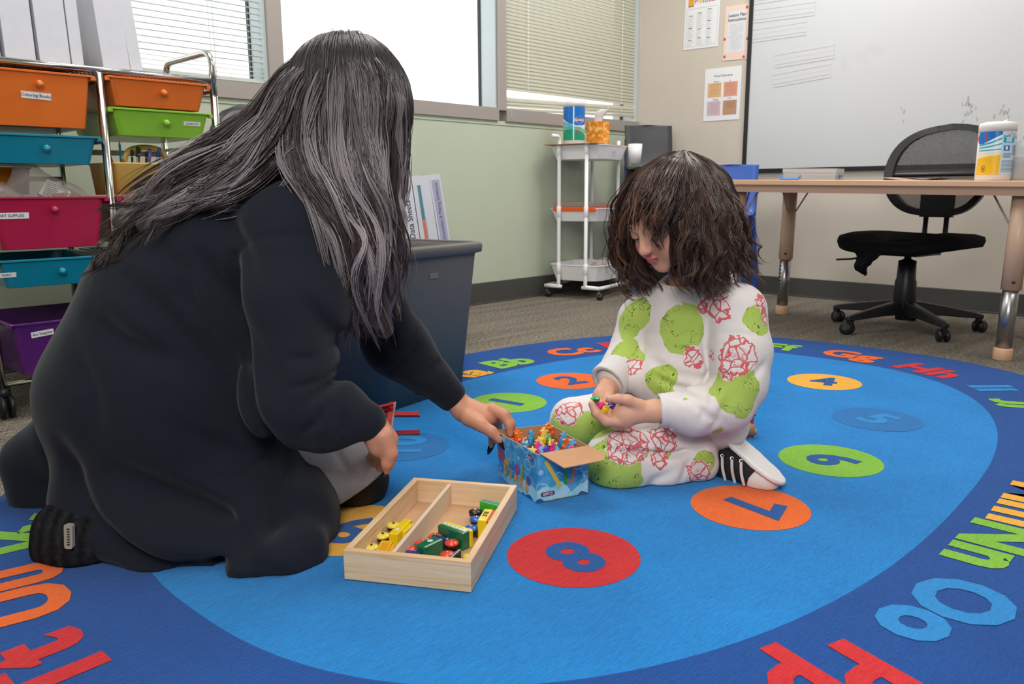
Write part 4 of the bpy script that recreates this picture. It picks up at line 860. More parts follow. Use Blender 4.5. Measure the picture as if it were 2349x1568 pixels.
pb('side_board', 0, TW, 0, th, 0, TH); pb('side_board', 0, TW, TD-th, TD, 0, TH); pb('side_board', 0, th, th, TD-th, 0, TH); pb('side_board', TW-th, TW, th, TD-th, 0, TH); pb('divider', TW*.37-.004, TW*.37+.003, th, TD-th, .004, TH-.004, mat('divider_wood', '#dcc7b0', .6)); pb('bottom_board', th, TW-th, th, TD-th, 0, .005, mat('hardboard_brown', '#c59b74', .6))
MV = MTr @ T(0, 0, .0055)
wd = lambda c: mat('toy_paint_'+c[1:], c, .25, coat=.4)
def wheel(parent, x, y, z, c, cap='#c9c5bd', r=.0125, M=None):
    q = MB(); q.lathe([(r, 0), (r, .005)], 20, 1, M=T(x, y, z)); q.lathe([(0, .0048), (r*1.12, .0048), (r*1.12, .0075), (r*.9, .0095), (r*.4, .0102), (0, .0104)], 24, 0, M=T(x, y, z)); q.lathe([(0, .0102), (.0024, .0102), (.002, .0122), (0, .0125)], 10, 2, M=T(x, y, z))
    q.build('wheel', [wd(c), m_black, wd(cap) if cap != '#c9c5bd' else m_chrome], parent)
WR = .0108
def toy(w0, w1, c, side, label, parts, cap=None, text=None):
    """vehicle lying on its side, wheels facing up: w0, w1 its two wheels, the body to the left (+1) or right (-1) of them"""
    a, b = Vector(G3(*w0, RT+.026)), Vector(G3(*w1, RT+.026)); d = (b-a); L = d.length; d.normalize(); mid = (a+b)/2
    e = thing('toy_vehicle', label, 'toy vehicle', M=frame((mid.x, mid.y, RT+.0072), d, (-d.y, d.x, 0)), group='wooden toy vehicles in the tray')
    for (nm, x0, x1, y0, y1, z0, z1, col) in parts:
        q = MB(); y0, y1 = sorted((y0*side, y1*side)); q.box(x0, x1, y0, y1, z0, z1); ms = [wd(col)]
        if nm == 'body' and text: text[1](q); ms += text[0]
        q.build(nm, ms, e, bevel=.0016)
    for x in (-L/2, L/2): wheel(e, x, 0, .009, c, *([cap] if cap else []), r=WR)
ylw, yl2, red, grn, blu_, lgr = '#f0cf16', '#eeb01e', '#e2452a', '#0d6a49', '#1c62b8', '#3fb035'
yw = '#e9d24a'; ch = ('chassis', -.026, .026, .004, .013, .004, .016, '#1d1e20')
toy((878, 1224), (903, 1200), yw, -1, 'bright yellow toy car in the narrow compartment, nearest the tray middle', [('body', -.03, .034, .014, .03, 0, .025, ylw), ('cab', -.012, .022, .03, .038, 0, .023, ylw), ch], '#2a2a2a', ([wd('#f2ead0')], lambda q: rect(q, T(0, 0, .0256), -.018, -.026, -.008, -.02, 1)))
toy((838, 1272), (852, 1250), yw, -1, 'amber yellow toy car in the front corner of the narrow compartment', [('body', -.018, .028, .014, .034, 0, .024, yl2), ('cab', -.012, .02, .034, .04, 0, .022, yl2), ch], '#2a2a2a', ([wd('#d4951a')], lambda q: [rect(q, T(0, 0, .0246), -.012, -.03+i*.004, .016, -.0288+i*.004, 1) for i in range(3)]))
toy((998, 1226), (1036, 1240), red, 1, 'dark green toy bus with cream window band and yellow roof, centre of the tray', [('body', -.026, .032, .013, .03, 0, .03, grn), ('roof', -.027, .034, .03, .037, 0, .03, ylw), ch], text=([wd('#b9c98a'), wd('#e9e9e2')], lambda q: (rect(q, T(0, 0, .0304), -.025, .0205, .031, .03, 1), [rect(q, T(0, 0, .0307), -.022+i*.0088, .0225, -.0165+i*.0088, .0285, 2) for i in range(6)])))
toy((936, 1256), (970, 1240), red, -1, 'green toy engine with white dot between blue and black blocks', [('body', -.012, .03, .013, .034, 0, .027, grn), ch], text=([wd('#d8e2d8')], lambda q: (q.poly([(.012+.005*math.cos(a), -.022+.0045*math.sin(a), .0274) for a in np.linspace(0, 2*PI, 17)[:-1]], 1), rect(q, T(0, 0, .0274), -.01, -.0325, .028, -.031, 1))))
def block(px, py, rz, label, sx, sy, c):
    p = G3(px, py, RT+.012); e = thing('toy_vehicle', label, 'toy vehicle', M=Matrix.Translation((p[0], p[1], RT+.0072)) @ RZ(rz), group='wooden toy vehicles in the tray')
    q = MB(); q.box(-sx, sx, -sy, sy, 0, .02); q.build('body', wd(c), e, bevel=.002); q = MB(); q.lathe([(0, 0), (.0028, 0), (.0028, .006), (.0042, .007), (.0042, .01), (0, .011)], 10, M=T(-sx, 0, .01) @ RY(-90)); q.build('magnet', m_chrome, e)
block(940, 1283, -16, 'navy blue flat toy wagon in the front corner beside the divider', .019, .0045, '#27306f')
block(1010, 1250, -30, 'navy blue toy wagon strip just below the dark green bus', .016, .005, '#27306f')
toy((1002, 1287), (1026, 1267), red, -1, 'black toy wagon with two red wheels near the front board', [('body', -.026, .028, .014, .02, 0, .024, '#33383c'), ch])
toy((1057, 1294), (1078, 1271), yw, 1, 'toy wagon with two yellow wheels in the front right corner of the tray', [('body', -.02, .024, .004, .011, 0, .014, '#1d1e20')])
toy((1080, 1207), (1093, 1186), blu_, -1, 'yellow toy school bus with red roof against the right board of the tray', [('body', -.024, .026, .013, .029, 0, .034, ylw), ('roof', -.024, .026, .029, .034, 0, .033, '#d93a22'), ch], text=([m_ink], lambda q: q.text('BUS', .012, T(.002, -.0205, .0344) @ RZ(180), 1, .02)))
toy((1090, 1169), (1126, 1178), '#1d1e20', 1, 'bright green toy bus with blue windows at the far end of the tray', [('body', -.016, .03, .012, .026, 0, .032, lgr), ch], '#d8d8d4', ([wd('#4d86b8')], lambda q: [rect(q, T(0, 0, .0324), -.013+i*.011, .0155, -.005+i*.011, .0225, 1) for i in range(4)]))

# ---------------------------------------------------------------- printed box of star toppers
F_, R_, L_ = Vector(G3(1232, 1155, RT)), Vector(G3(1350, 1132, RT)), Vector(G3(1150, 1085, RT))
bx = (R_-F_).normalized(); BXW = (R_-F_).length; by = Vector((-bx.y, bx.x, 0)); BXD = .165; BXH = .098
MX = frame((F_.x, F_.y, RT+.001), bx, by)
card = mat('cardboard_brown', '#c4956e', .75, var=(40, '#b98a64', .5))
def box_nodes(t, b, oc):
    sx = t.new('SeparateXYZ'); t.l.new(oc, sx.inputs[0])
    n = t.noise(oc, 28, 4, .6); v = t.new('TexVoronoi', i_Scale=38.0, feature='F1'); t.l.new(oc, v.inputs[0])
    sky = t.ramp(n, [(.35, '#2f86c6'), (.6, '#63b4e2')]); bub = t.math('MULTIPLY', t.math('LESS_THAN', t.math('ABSOLUTE', t.math('SUBTRACT', v.outputs[0], .42)), .04), .45)
    c = t.mix(bub, sky, lin('#d6f0fa')); v2 = t.new('TexVoronoi', i_Scale=44.0, feature='SMOOTH_F1'); t.l.new(t.mapping(oc, (1, 1, 1), (0, 0, 0), (.3, .2, 0)), v2.inputs[0])
    hgt = t.math('ADD', sx.outputs[2], t.math('MULTIPLY', v2.outputs[0], .045))
    c = t.mix(t.math('LESS_THAN', hgt, .047), c, t.ramp(n, [(.4, '#8fd2e0'), (.6, '#c0e8f2')])); c = t.mix(t.math('LESS_THAN', hgt, .0225), c, lin('#1367ac'))
    t.l.new(c, b.inputs['Base Color'])
pr = mat('box_print_bubbles', '#4fa6dc', .28, build=box_nodes)
def ink(n, c): return mat('print_'+n, c, .3)
bm_ = [pr, card, ink('yellow', '#e9c43c'), ink('green', '#4d9f52'), ink('coral', '#e08058'), ink('plum', '#7c3564'), m_label, ink('crimson', '#b0354c'), ink('amber', '#dba63a'), ink('blue', '#2a86c4'), ink('magenta', '#a8429a'), ink('olive', '#8b9a3a'), ink('violet', '#6352a8'), ink('white', '#dfe9f2')]
e = thing('topper_box', 'open blue printed cardboard box of star pencil toppers beside the wooden tray', 'box', M=MX)
tk = .0018
def panel(name, P, nrm, mats=bm_, parent=e, deco=None):
    """thin card panel: outer corners P (anticlockwise from outside), thickness inwards"""
    q = MB(); n_ = Vector(nrm).normalized()*tk; k = len(P); V = [Vector(p) for p in P]; q.add([tuple(v) for v in V], [tuple(range(k))], 0); q.add([tuple(v-n_) for v in V], [tuple(range(k-1, -1, -1))], 1)
    for i in range(k): j = (i+1) % k; q.add([tuple(V[i]), tuple(V[i]-n_), tuple(V[j]-n_), tuple(V[j])], [(0, 1, 2, 3)], 1)
    if deco: deco(q)
    return q.build(name, mats, parent)
w, d, h = BXW, BXD, BXH
def stick(q, x0, z0, x1, z1, wd_, mi):
    v = Vector((x1-x0, 0, z1-z0)); u = Vector((v.z, 0, -v.x)).normalized()*wd_/2; a, b = Vector((x0, -.0006, z0)), Vector((x1, -.0006, z1)); q.add([tuple(a-u), tuple(a+u), tuple(b+u), tuple(b-u)], [(3, 2, 1, 0)], mi)
def pill(q, M, W_, H_, mi): q.poly([(x, y, 0) for x, y, _ in rrect(W_, H_, H_/2-1e-4, 0, 6)], mi, M)
def deco_front(q):
    stick(q, w*.44, .026, w*.16, .082, .008, 2); stick(q, w*.545, .028, w*.545, h, .008, 3); stick(q, w*.64, .027, w*.8, h-.006, .007, 4)
    Mf = T(w*.2, -.0007, .0155) @ RX(90); pill(q, Mf, .031, .009, 5); q.text('60PCS', .0078, Mf @ T(0, 0, .0004), 6, .02)
panel('front_panel', [(0, 0, 0), (w, 0, 0), (w, 0, h), (0, 0, h)], (0, -1, 0), deco=deco_front)
# left panel bows outwards towards the hand: three strips
Lp = [(0, 0), (-.004, d*.35), (-.012, d*.7), (-.006, d)]
q = MB(); n = 16; R0 = []
pts = catmull([(0, 0, 0), (-.002, d*.35, 0), (-.004, d*.7, 0), (0, d, 0)], 5); ptt = catmull([(0, 0, h), (-.006, d*.3, h+.004), (-.016, d*.7, h+.008), (-.012, d, h+.006)], 5)
q.loft([[tuple(a), tuple(b)] for a, b in zip(pts, ptt)], 0, True, False, False, closed=False); q.loft([[(a.x+tk, a.y, a.z), (b.x+tk, b.y, b.z)] for a, b in zip(pts, ptt)], 1, True, False, False, closed=False); q.loft([[tuple(b), (b.x+tk, b.y, b.z)] for b in ptt], 1, False, False, False, closed=False)
ML = lambda y, z, off=.0016: frame((-off-.008*y/d-.05*z*y/d, y, z), (0, -1, 0), (.02, 0, 1))
for i, (ch, cl) in enumerate((('B', 7), ('u', 8), ('b', 9), ('b', 10), ('l', 11), ('e', 12))): q.text(ch, .05-.004*i, ML(d*(.83-.13*i), .065-.005*i, .0026), cl, .06)
for i, ch in enumerate('STARS'): q.text(ch, .03, ML(d*(.74-.13*i), .03-.002*i, .0024), 8, .04)
pill(q, ML(d*.62, .087), .022, .03, 10); q.text('FUN', .009, ML(d*.62, .091, .0022), 6, .02); q.text('TOY', .009, ML(d*.62, .081, .0022), 6, .02)
pill(q, ML(d*.14, .086), .026, .01, 5); q.text('Age 3+', .0078, ML(d*.14, .086, .0024), 6, .01); pill(q, ML(d*.86, .028), .02, .012, 9); q.text('60', .008, ML(d*.86, .028, .0026), 6, .01)
q.build('left_panel', bm_, e)
panel('right_panel', [(w, 0, 0), (w, d, 0), (w, d, h), (w, 0, h)], (1, 0, 0)); panel('back_panel', [(w, d, 0), (0, d, 0), (-.01, d, h+.006), (w, d, h)], (0, 1, 0))
panel('bottom_panel', [(0, 0, 0), (0, d, 0), (w, d, 0), (w, 0, 0)], (0, 0, -1)); panel('front_flap', [(w, -.0, h), (.006, 0, h), (.03, -.052, h-.016), (w*.97, -.058, h-.012), (w+.012, -.04, h-.008)], (0, .3, -1), mats=[card, card]+bm_[2:])
m = MB(); m.box(w-.004, w-.0022, d*.55, d-.004, h-.02, h+.004); m.build('side_flap', card, e)
# star toppers: ring base and little star figure
def topper_meshes():
    out = {}
    for nm, c, c2 in (('orange', '#f0622a', '#f4803c'), ('yellow', '#f2c92e', '#f5dc66'), ('pink', '#e8308c', '#f04da0'), ('blue', '#0f7fb8', '#46aee4'), ('green', '#3fa83a', '#54d09a'), ('violet', '#4a35a8', '#5d48c4'), ('lightblue', '#3a9ad8', '#7cc4f0'), ('lime', '#d9d928', '#e6e23c')):
        b_ = MB(); b_.lathe([(.0052, 0), (.0058, .0006), (.0058, .0115), (.0052, .0122), (.002, .0122), (.002, .004)], 16, 0, True)
        for k in range(4): b_.lathe([(.0058, .002+k*.0025), (.00625, .0027+k*.0025), (.0058, .0034+k*.0025)], 16, 0, True, cap0=False, cap1=False)
        s_ = MB(); P = []
        for k in range(10): a = PI/2+PI*k/5; r = .0082 if k % 2 == 0 else .0042; P.append((r*math.cos(a), r*math.sin(a)))
        s_.prism(P, -.002, .002, 0, T(0, 0, .0195) @ RX(90)); s_.lathe([(.003, .012), (.0022, .015)], 8, 0)
        out[nm] = (b_, s_, mat('topper_'+nm, c, .35, coat=.2), mat('topper_'+nm+'_bright', c2, .35, coat=.2))
    return out
TM = topper_meshes(); PROTO = {}
def topper(nm, M, label, group, scale=1.0):
    b_, s_, c1, c2 = TM[nm]
    e = thing('pencil_topper', label, 'pencil topper', M=M @ Matrix.Scale(scale, 4), group=group)
    if nm not in PROTO: PROTO[nm] = (b_.build('ring_base', c1, e), s_.build('star_top', c2, e, bevel=.0008))
    else:
        for o_ in PROTO[nm]: c_ = o_.copy(); COL.objects.link(c_); c_.parent = e
rs = random.Random(11)
TP = [('orange', .012, .14, 8), ('orange', .022, .125, 10), ('orange', .03, .145, 6), ('orange', .034, .12, 2), ('blue', .05, .125, 6), ('lightblue', .018, .09, -3), ('pink', .038, .075, 0), ('lightblue', .045, .06, -3), ('yellow', .058, .085, 3),
      ('pink', .062, .05, 2), ('yellow', .068, .105, 14), ('orange', .085, .12, 16), ('orange', .08, .135, 22), ('orange', .1, .13, 14), ('lime', .082, .075, 0), ('blue', .098, .08, 8), ('lightblue', .104, .06, 4), ('pink', .108, .09, 2), ('orange', .11, .07, 4), ('orange', .118, .085, 0), ('lightblue', .03, .1, -4), ('yellow', .075, .065, 0), ('green', .09, .1, 4), ('violet', .05, .05, -6), ('yellow', .02, .06, -6), ('orange', .03, .03, -6), ('blue', .07, .03, -4), ('pink', .095, .035, -4), ('green', .014, .035, -8)]
cn = {'lightblue': 'light blue', 'lime': 'lime yellow'}
seen_l = {}
where = lambda x, y: ('far left' if x < .035 else 'middle' if x < .08 else 'right')+(' front' if y < .07 else ' back' if y > .11 else '')
for i, (nm, x, y, dz) in enumerate(TP):
    lb = '%s star topper, %s of the heap in the printed box' % (cn.get(nm, nm), where(x, y)); seen_l[lb] = seen_l.get(lb, 0)+1
    if seen_l[lb] > 1: lb = lb.replace(' of the heap', ', %s one there' % {2: 'second', 3: 'third', 4: 'fourth'}[seen_l[lb]])
    topper(nm, MX @ T(min(x, w-.014), y, .054+dz*.001+.012) @ RX(rs.uniform(-22, 22)) @ RY(rs.uniform(-22, 22)) @ RZ(rs.uniform(-40, 40)), lb, 'star toppers heaped in the printed box', 1.25)
# a layer under the visible toppers fills the box
m = MB()
for i in range(150):
    m.lathe([(.006, 0), (.006, .014)], 8, rs.randint(0, 3), False, T(rs.uniform(.012, w-.012), rs.uniform(.012, d-.016), rs.uniform(.006, .045)) @ RX(rs.uniform(-60, 60)) @ RY(rs.uniform(-60, 60)))
fill = m.build('topper_heap', [TM[k][2] for k in ('orange', 'yellow', 'blue', 'pink')]); fill.matrix_world = MX; tag(fill, 'deep heap of mixed star toppers filling the printed box below the top ones', 'pencil toppers'); fill['kind'] = 'stuff'

# ---------------------------------------------------------------- red wooden bridge toy, small train toy
e = thing('toy_bridge', 'red wooden toy bridge lying on the rug between hand and grey bin', 'toy bridge', M=Matrix.Translation(G3(905, 1010, RT)) @ RZ(3)); rd = wd('#c01820')
m = MB(); 
def bar(q, a, b, w_=.006, mi=0):
    a, b = Vector(a), Vector(b); q.tube([a, b], w_, 4, mi, smooth=False)
pA, pB = Vector((0, .0, .0)), Vector((.0, .0, .0))
base = Vector(G3(905, 1010, RT)); iv = e.matrix_world.inverted() if False else (Matrix.Translation(base) @ RZ(3)).inverted()
def L3(px, py, Y): return iv @ Vector(W3(px, py, Y))
Yb = 1.93
m = MB(); a, b = L3(905, 922, Yb), L3(886, 1060, Yb-.12)
m.loft([[tuple(a+Vector(q)) for q in ((-.013, -.006, 0), (.0, -.006, 0), (.0, .006, 0), (-.013, .006, 0))], [tuple(b+Vector(q)) for q in ((-.013, -.006, 0), (.0, -.006, 0), (.0, .006, 0), (-.013, .006, 0))]]); m.build('tower_board', rd, e, bevel=.001)
m = MB(); m.loft([[tuple(a+Vector(q)) for q in ((.0002, -.005, 0), (.004, -.005, 0), (.004, .005, 0), (.0002, .005, 0))], [tuple(b+Vector(q)) for q in ((.0002, -.005, 0), (.004, -.005, 0), (.004, .005, 0), (.0002, .005, 0))]]); m.build('wood_edge', mat('wood_grey_edge', '#a39082', .6), e)
for nm, P0_, P1_, r_ in (('side_rail', (842, 950), (963, 950), .006), ('side_rail', (850, 996), (963, 992), .0065), ('tower_strut', (842, 940), (902, 926), .004), ('tower_strut', (838, 947), (898, 938), .0035), ('tower_strut', (850, 962), (896, 966), .004)):
    m = MB(); m.tube([L3(*P0_, Yb-.02), L3(*P1_, Yb-.02)], r_*1.2, 4, smooth=False); m.build(nm, rd, e)
e = thing('toy_engine', 'small red and bare wood toy lying behind the black sneaker', 'toy', M=Matrix.Translation(G3(1725, 1000, RT))); iv2 = Matrix.Translation(G3(1725, 1000, RT)).inverted()
L4 = lambda px, py, Y: iv2 @ Vector(W3(px, py, Y)); Yt = G3(1725, 1000, RT)[1]
m = MB(); m.tube([L4(1690, 974, Yt), L4(1729, 970, Yt)], .006, 4, smooth=False); m.tube([L4(1725, 972, Yt), L4(1725, 950, Yt)], .005, 4, smooth=False); m.tube([L4(1718, 950, Yt), L4(1733, 949, Yt)], .006, 4, smooth=False); m.tube([L4(1715, 1002, Yt-.01), L4(1731, 1006, Yt-.01)], .005, 4, smooth=False); m.build('red_frame', wd('#d8323a'), e)
m = MB(); m.tube([L4(1700, 985, Yt), L4(1727, 985, Yt)], .018, 12); m.tube([L4(1722, 993, Yt-.01), L4(1736, 989, Yt-.01)], .007, 10); m.build('wooden_boiler', mat('toy_bare_wood', '#c99570', .5), e)

# ---------------------------------------------------------------- implicit surfaces for bodies and clothes
class SDF:
    def __init__(s, lo, hi, h):
        s.lo = np.array(lo, np.float32); s.h = h; s.n = [int(math.ceil((b-a)/h))+1 for a, b in zip(lo, hi)]
        s.ax = [s.lo[i]+np.arange(s.n[i], dtype=np.float32)*h for i in range(3)]; s.D = np.full(s.n, 1.0, np.float32)
    def sl(s, lo, hi):
        r = []
        for i in range(3):
            a = max(0, int((lo[i]-s.lo[i])/s.h)-1); b = min(s.n[i], int((hi[i]-s.lo[i])/s.h)+2); r.append(slice(a, max(a, b)))
        return tuple(r)
    def g(s, q): return s.ax[0][q[0]][:, None, None], s.ax[1][q[1]][None, :, None], s.ax[2][q[2]][None, None, :]
    def put(s, q, d, k, sub=False):
        a = s.D[q]
        if sub: h = np.maximum(k-np.abs(-d-a), 0)/k; s.D[q] = np.maximum(a, -d)+h*h*k*.25
        else: h = np.maximum(k-np.abs(a-d), 0)/k; s.D[q] = np.minimum(a, d)-h*h*k*.25
    def cone(s, a, b, ra, rb, k=.02, sub=False, sq=None):
        """tapered capsule; sq = (direction, factor) flattens it along that direction"""
        a = np.array(a, float); b = np.array(b, float); m = max(ra, rb)*(1.0 if sq is None else max(1, sq[1]))+2*k+2*s.h
        q = s.sl(np.minimum(a, b)-m, np.maximum(a, b)+m); X, Y, Z = s.g(q); v = b-a; L = float(v@v)+1e-12
        t = np.clip(((X-a[0])*v[0]+(Y-a[1])*v[1]+(Z-a[2])*v[2])/L, 0, 1)
        dx, dy, dz = X-a[0]-t*v[0], Y-a[1]-t*v[1], Z-a[2]-t*v[2]; f = 1.0
        if sq is not None:
            n = np.array(sq[0], float); n /= np.linalg.norm(n); f = sq[1]; e = (dx*n[0]+dy*n[1]+dz*n[2])*(1/f-1); dx = dx+n[0]*e; dy = dy+n[1]*e; dz = dz+n[2]*e
        d = np.sqrt(dx*dx+dy*dy+dz*dz)-(ra+(rb-ra)*t); s.put(q, (d*min(1, f)).astype(np.float32), k, sub); return s
    def chain(s, P, R, k=.01, sub=False, sq=None):
        for i in range(len(P)-1): s.cone(P[i], P[i+1], R[i], R[i+1], k, sub, sq)
        return s
    def ball(s, c, r, k=.02, sub=False): return s.cone(c, np.array(c)+1e-4, r, r, k, sub)
    def ell(s, c, rad, A=None, k=.02, sub=False):
        c = np.array(c, float); m = max(rad)+2*k+2*s.h; q = s.sl(c-m, c+m); X, Y, Z = s.g(q); A = np.eye(3) if A is None else np.array(A, float)
        dx, dy, dz = X-c[0], Y-c[1], Z-c[2]; u = [(dx*A[i][0]+dy*A[i][1]+dz*A[i][2]) for i in range(3)]
        k0 = np.sqrt(sum((u[i]/rad[i])**2 for i in range(3))); k1 = np.sqrt(sum((u[i]/rad[i]**2)**2 for i in range(3)))+1e-9
        s.put(q, (k0*(k0-1)/k1).astype(np.float32), k, sub); return s
    def plane(s, p, n):
        """keep the side the normal points away from"""
        n = np.array(n, float); n /= np.linalg.norm(n); X, Y, Z = s.g((slice(None),)*3); s.D = np.maximum(s.D, ((X-p[0])*n[0]+(Y-p[1])*n[1]+(Z-p[2])*n[2]).astype(np.float32)); return s
    def cut(s, p, n, r):
        """cuts off what lies beyond a plane, only near the point"""
        n = np.array(n, float); n /= np.linalg.norm(n); c = np.array(p)+n*r*.8; q = s.sl(c-r*1.2, c+r*1.2); X, Y, Z = s.g(q); w = np.sqrt((X-c[0])**2+(Y-c[1])**2+(Z-c[2])**2)-r; pl = -((X-p[0])*n[0]+(Y-p[1])*n[1]+(Z-p[2])*n[2])
        s.D[q] = np.maximum(s.D[q], -np.maximum(w, pl)).astype(np.float32); return s
    def floor(s, z): return s.plane((0, 0, z), (0, 0, -1))
    def disp(s, f):
        X, Y, Z = s.g((slice(None),)*3); s.D = s.D+f(X, Y, Z).astype(np.float32); return s
    def groove(s, P, amp, w, ymax, ymin=-9):
        """fold pressed into the side that faces -y, along a polyline given in x and z"""
        P = np.array([(p[0], p[2]) for p in P]); lo = P.min(0)-3*w; hi = P.max(0)+3*w; q = s.sl((lo[0], ymin, lo[1]), (hi[0], ymax, hi[1])); X, Y, Z = s.g(q); best = None
        for i in range(len(P)-1):
            v = P[i+1]-P[i]; L = v@v+1e-12; t = np.clip(((X-P[i][0])*v[0]+(Z-P[i][1])*v[1])/L, 0, 1); d = (X-P[i][0]-t*v[0])**2+(Z-P[i][1]-t*v[1])**2
            fade = np.sin(np.clip((i+t)/(len(P)-1), 0, 1)*PI*.9+.05*PI)**.6; val = fade*np.exp(-d/(w*w)); best = val if best is None else np.maximum(best, val)
        s.D[q] = s.D[q]+(amp*best*np.clip((ymax-Y)/.05, 0, 1)).astype(np.float32); return s
    def mesh(s, smooth=2):
        D = s.D; I = (D < 0); nx, ny, nz = D.shape; c = np.zeros((nx-1, ny-1, nz-1), np.uint8)
        for dx in (0, 1):
            for dy in (0, 1):
                for dz in (0, 1): c += I[dx:nx-1+dx, dy:ny-1+dy, dz:nz-1+dz]
        act = np.argwhere((c > 0) & (c < 8)); idx = -np.ones(c.shape, np.int32); idx[tuple(act.T)] = np.arange(len(act))
        V = np.zeros((len(act), 3)); cnt = np.zeros(len(act)); co = {}
        for o in [(a, b, d) for a in (0, 1) for b in (0, 1) for d in (0, 1)]: co[o] = D[act[:, 0]+o[0], act[:, 1]+o[1], act[:, 2]+o[2]]
        for o in co:
            for ax_ in range(3):
                if o[ax_] == 1: continue
                p = list(o); p[ax_] = 1; p = tuple(p); A, B = co[o], co[p]; m = (A < 0) != (B < 0); t = np.where(m, A/(A-B+1e-12), 0)
                pt = np.array(o, float)[None, :].repeat(len(act), 0); pt[:, ax_] += t; V[m] += pt[m]; cnt[m] += 1
        V = (act+V/cnt[:, None])*s.h+s.lo; F = []
        for ax_ in range(3):
            u, v = (ax_+1) % 3, (ax_+2) % 3; sl0 = [slice(None)]*3; sl1 = [slice(None)]*3; sl0[ax_] = slice(0, -1); sl1[ax_] = slice(1, None)
            e = np.argwhere(I[tuple(sl0)] != I[tuple(sl1)]); e = e[(e[:, u] > 0) & (e[:, v] > 0) & (e[:, u] < D.shape[u]-1) & (e[:, v] < D.shape[v]-1)]
            ins = I[tuple(e.T)]; Q = []
            for du, dv in ((-1, -1), (0, -1), (0, 0), (-1, 0)): f = e.copy(); f[:, u] += du; f[:, v] += dv; Q.append(idx[tuple(f.T)])
            Q = np.stack(Q, 1); Q[~ins] = Q[~ins][:, ::-1]; F.append(Q)
        F = np.concatenate(F); F = F[(F >= 0).all(1)]
        E = np.concatenate([F[:, [0, 1]], F[:, [1, 2]], F[:, [2, 3]], F[:, [3, 0]]])
        for it in range(smooth*2):
            lam = .5 if it % 2 == 0 else -.45
            acc = np.zeros_like(V); n_ = np.zeros(len(V)); 
            for a in range(3): acc[:, a] = np.bincount(E[:, 0], V[E[:, 1], a], len(V))+np.bincount(E[:, 1], V[E[:, 0], a], len(V))
            n_ = np.bincount(E[:, 0], minlength=len(V))+np.bincount(E[:, 1], minlength=len(V)); V = V+lam*(acc/np.maximum(n_, 1)[:, None]-V)
        return V, F
def np_mesh(name, V, F, mats, parent=None, origin=(0, 0, 0), col=None, mi=None, smooth=True, label=None):
    me = bpy.data.meshes.new(name); V = np.asarray(V, np.float32); me.vertices.add(len(V)); me.vertices.foreach_set('co', V.ravel()); k = F.shape[1]
    me.loops.add(F.size); me.loops.foreach_set('vertex_index', F.astype(np.int32).ravel()); me.polygons.add(len(F)); me.polygons.foreach_set('loop_start', np.arange(len(F), dtype=np.int32)*k); me.polygons.foreach_set('loop_total', np.full(len(F), k, np.int32))
    for m in (mats if isinstance(mats, (list, tuple)) else [mats]): me.materials.append(m)
    if mi is not None: me.polygons.foreach_set('material_index', mi.astype(np.int32))
    me.polygons.foreach_set('use_smooth', np.full(len(F), smooth)); me.update(calc_edges=True)
    if col is not None:
        a = me.color_attributes.new('pigment', 'FLOAT_COLOR', 'POINT'); c = np.ones((len(V), 4), np.float32); c[:, :3] = col; a.data.foreach_set('color', c.ravel())
    o = bpy.data.objects.new(name, me); COL.objects.link(o)
    if parent is not None: o.parent = parent; o.location = (-origin[0], -origin[1], -origin[2])
    if label: o['label'] = label
    return o
def pig_nodes(rough=.5, sheen=0, bump=None, sss=0, spec=.5):
    def f(t, b, oc):
        a = t.new('Attribute'); a.attribute_name = 'pigment'; t.l.new(a.outputs[0], b.inputs['Base Color']); b.inputs['Roughness'].default_value = rough; b.inputs['Specular IOR Level'].default_value = spec
        if sss: b.inputs['Subsurface Weight'].default_value = sss; b.inputs['Subsurface Radius'].default_value = (1, .35, .2); b.inputs['Subsurface Scale'].default_value = .006
        if bump: bn = t.new('Bump', i_Strength=bump[1], i_Distance=.001); t.l.new(t.noise(oc, bump[0], 3), bn.inputs['Height']); t.l.new(bn.outputs[0], b.inputs['Normal'])
    return f
m_skin = mat('skin', '#d59c80', build=pig_nodes(.5, sss=.18, bump=(900, .12), spec=.4))
m_hair = mat('hair', '#404040', build=pig_nodes(.32, spec=.6))
m_tights = mat('tights_black', '#1d1617', .7, bump=(1400, .1)); m_nail = mat('nail_black_polish', '#0c0c0e', .12)
def wfold(seed, n=7, lo=8, hi=22):
    r = np.random.RandomState(seed); K_ = [(r.normal(size=3), r.uniform(0, 6.3)) for _ in range(n)]; K_ = [(k/np.linalg.norm(k)*r.uniform(lo, hi), p) for k, p in K_]
    def f(X, Y, Z):
        v = 0
        for k, p in K_: v = v+np.sin(k[0]*X+k[1]*Y+k[2]*Z+p)
        return v/n**.5
    return f
P3 = lambda *a: [W3(*q) for q in a]
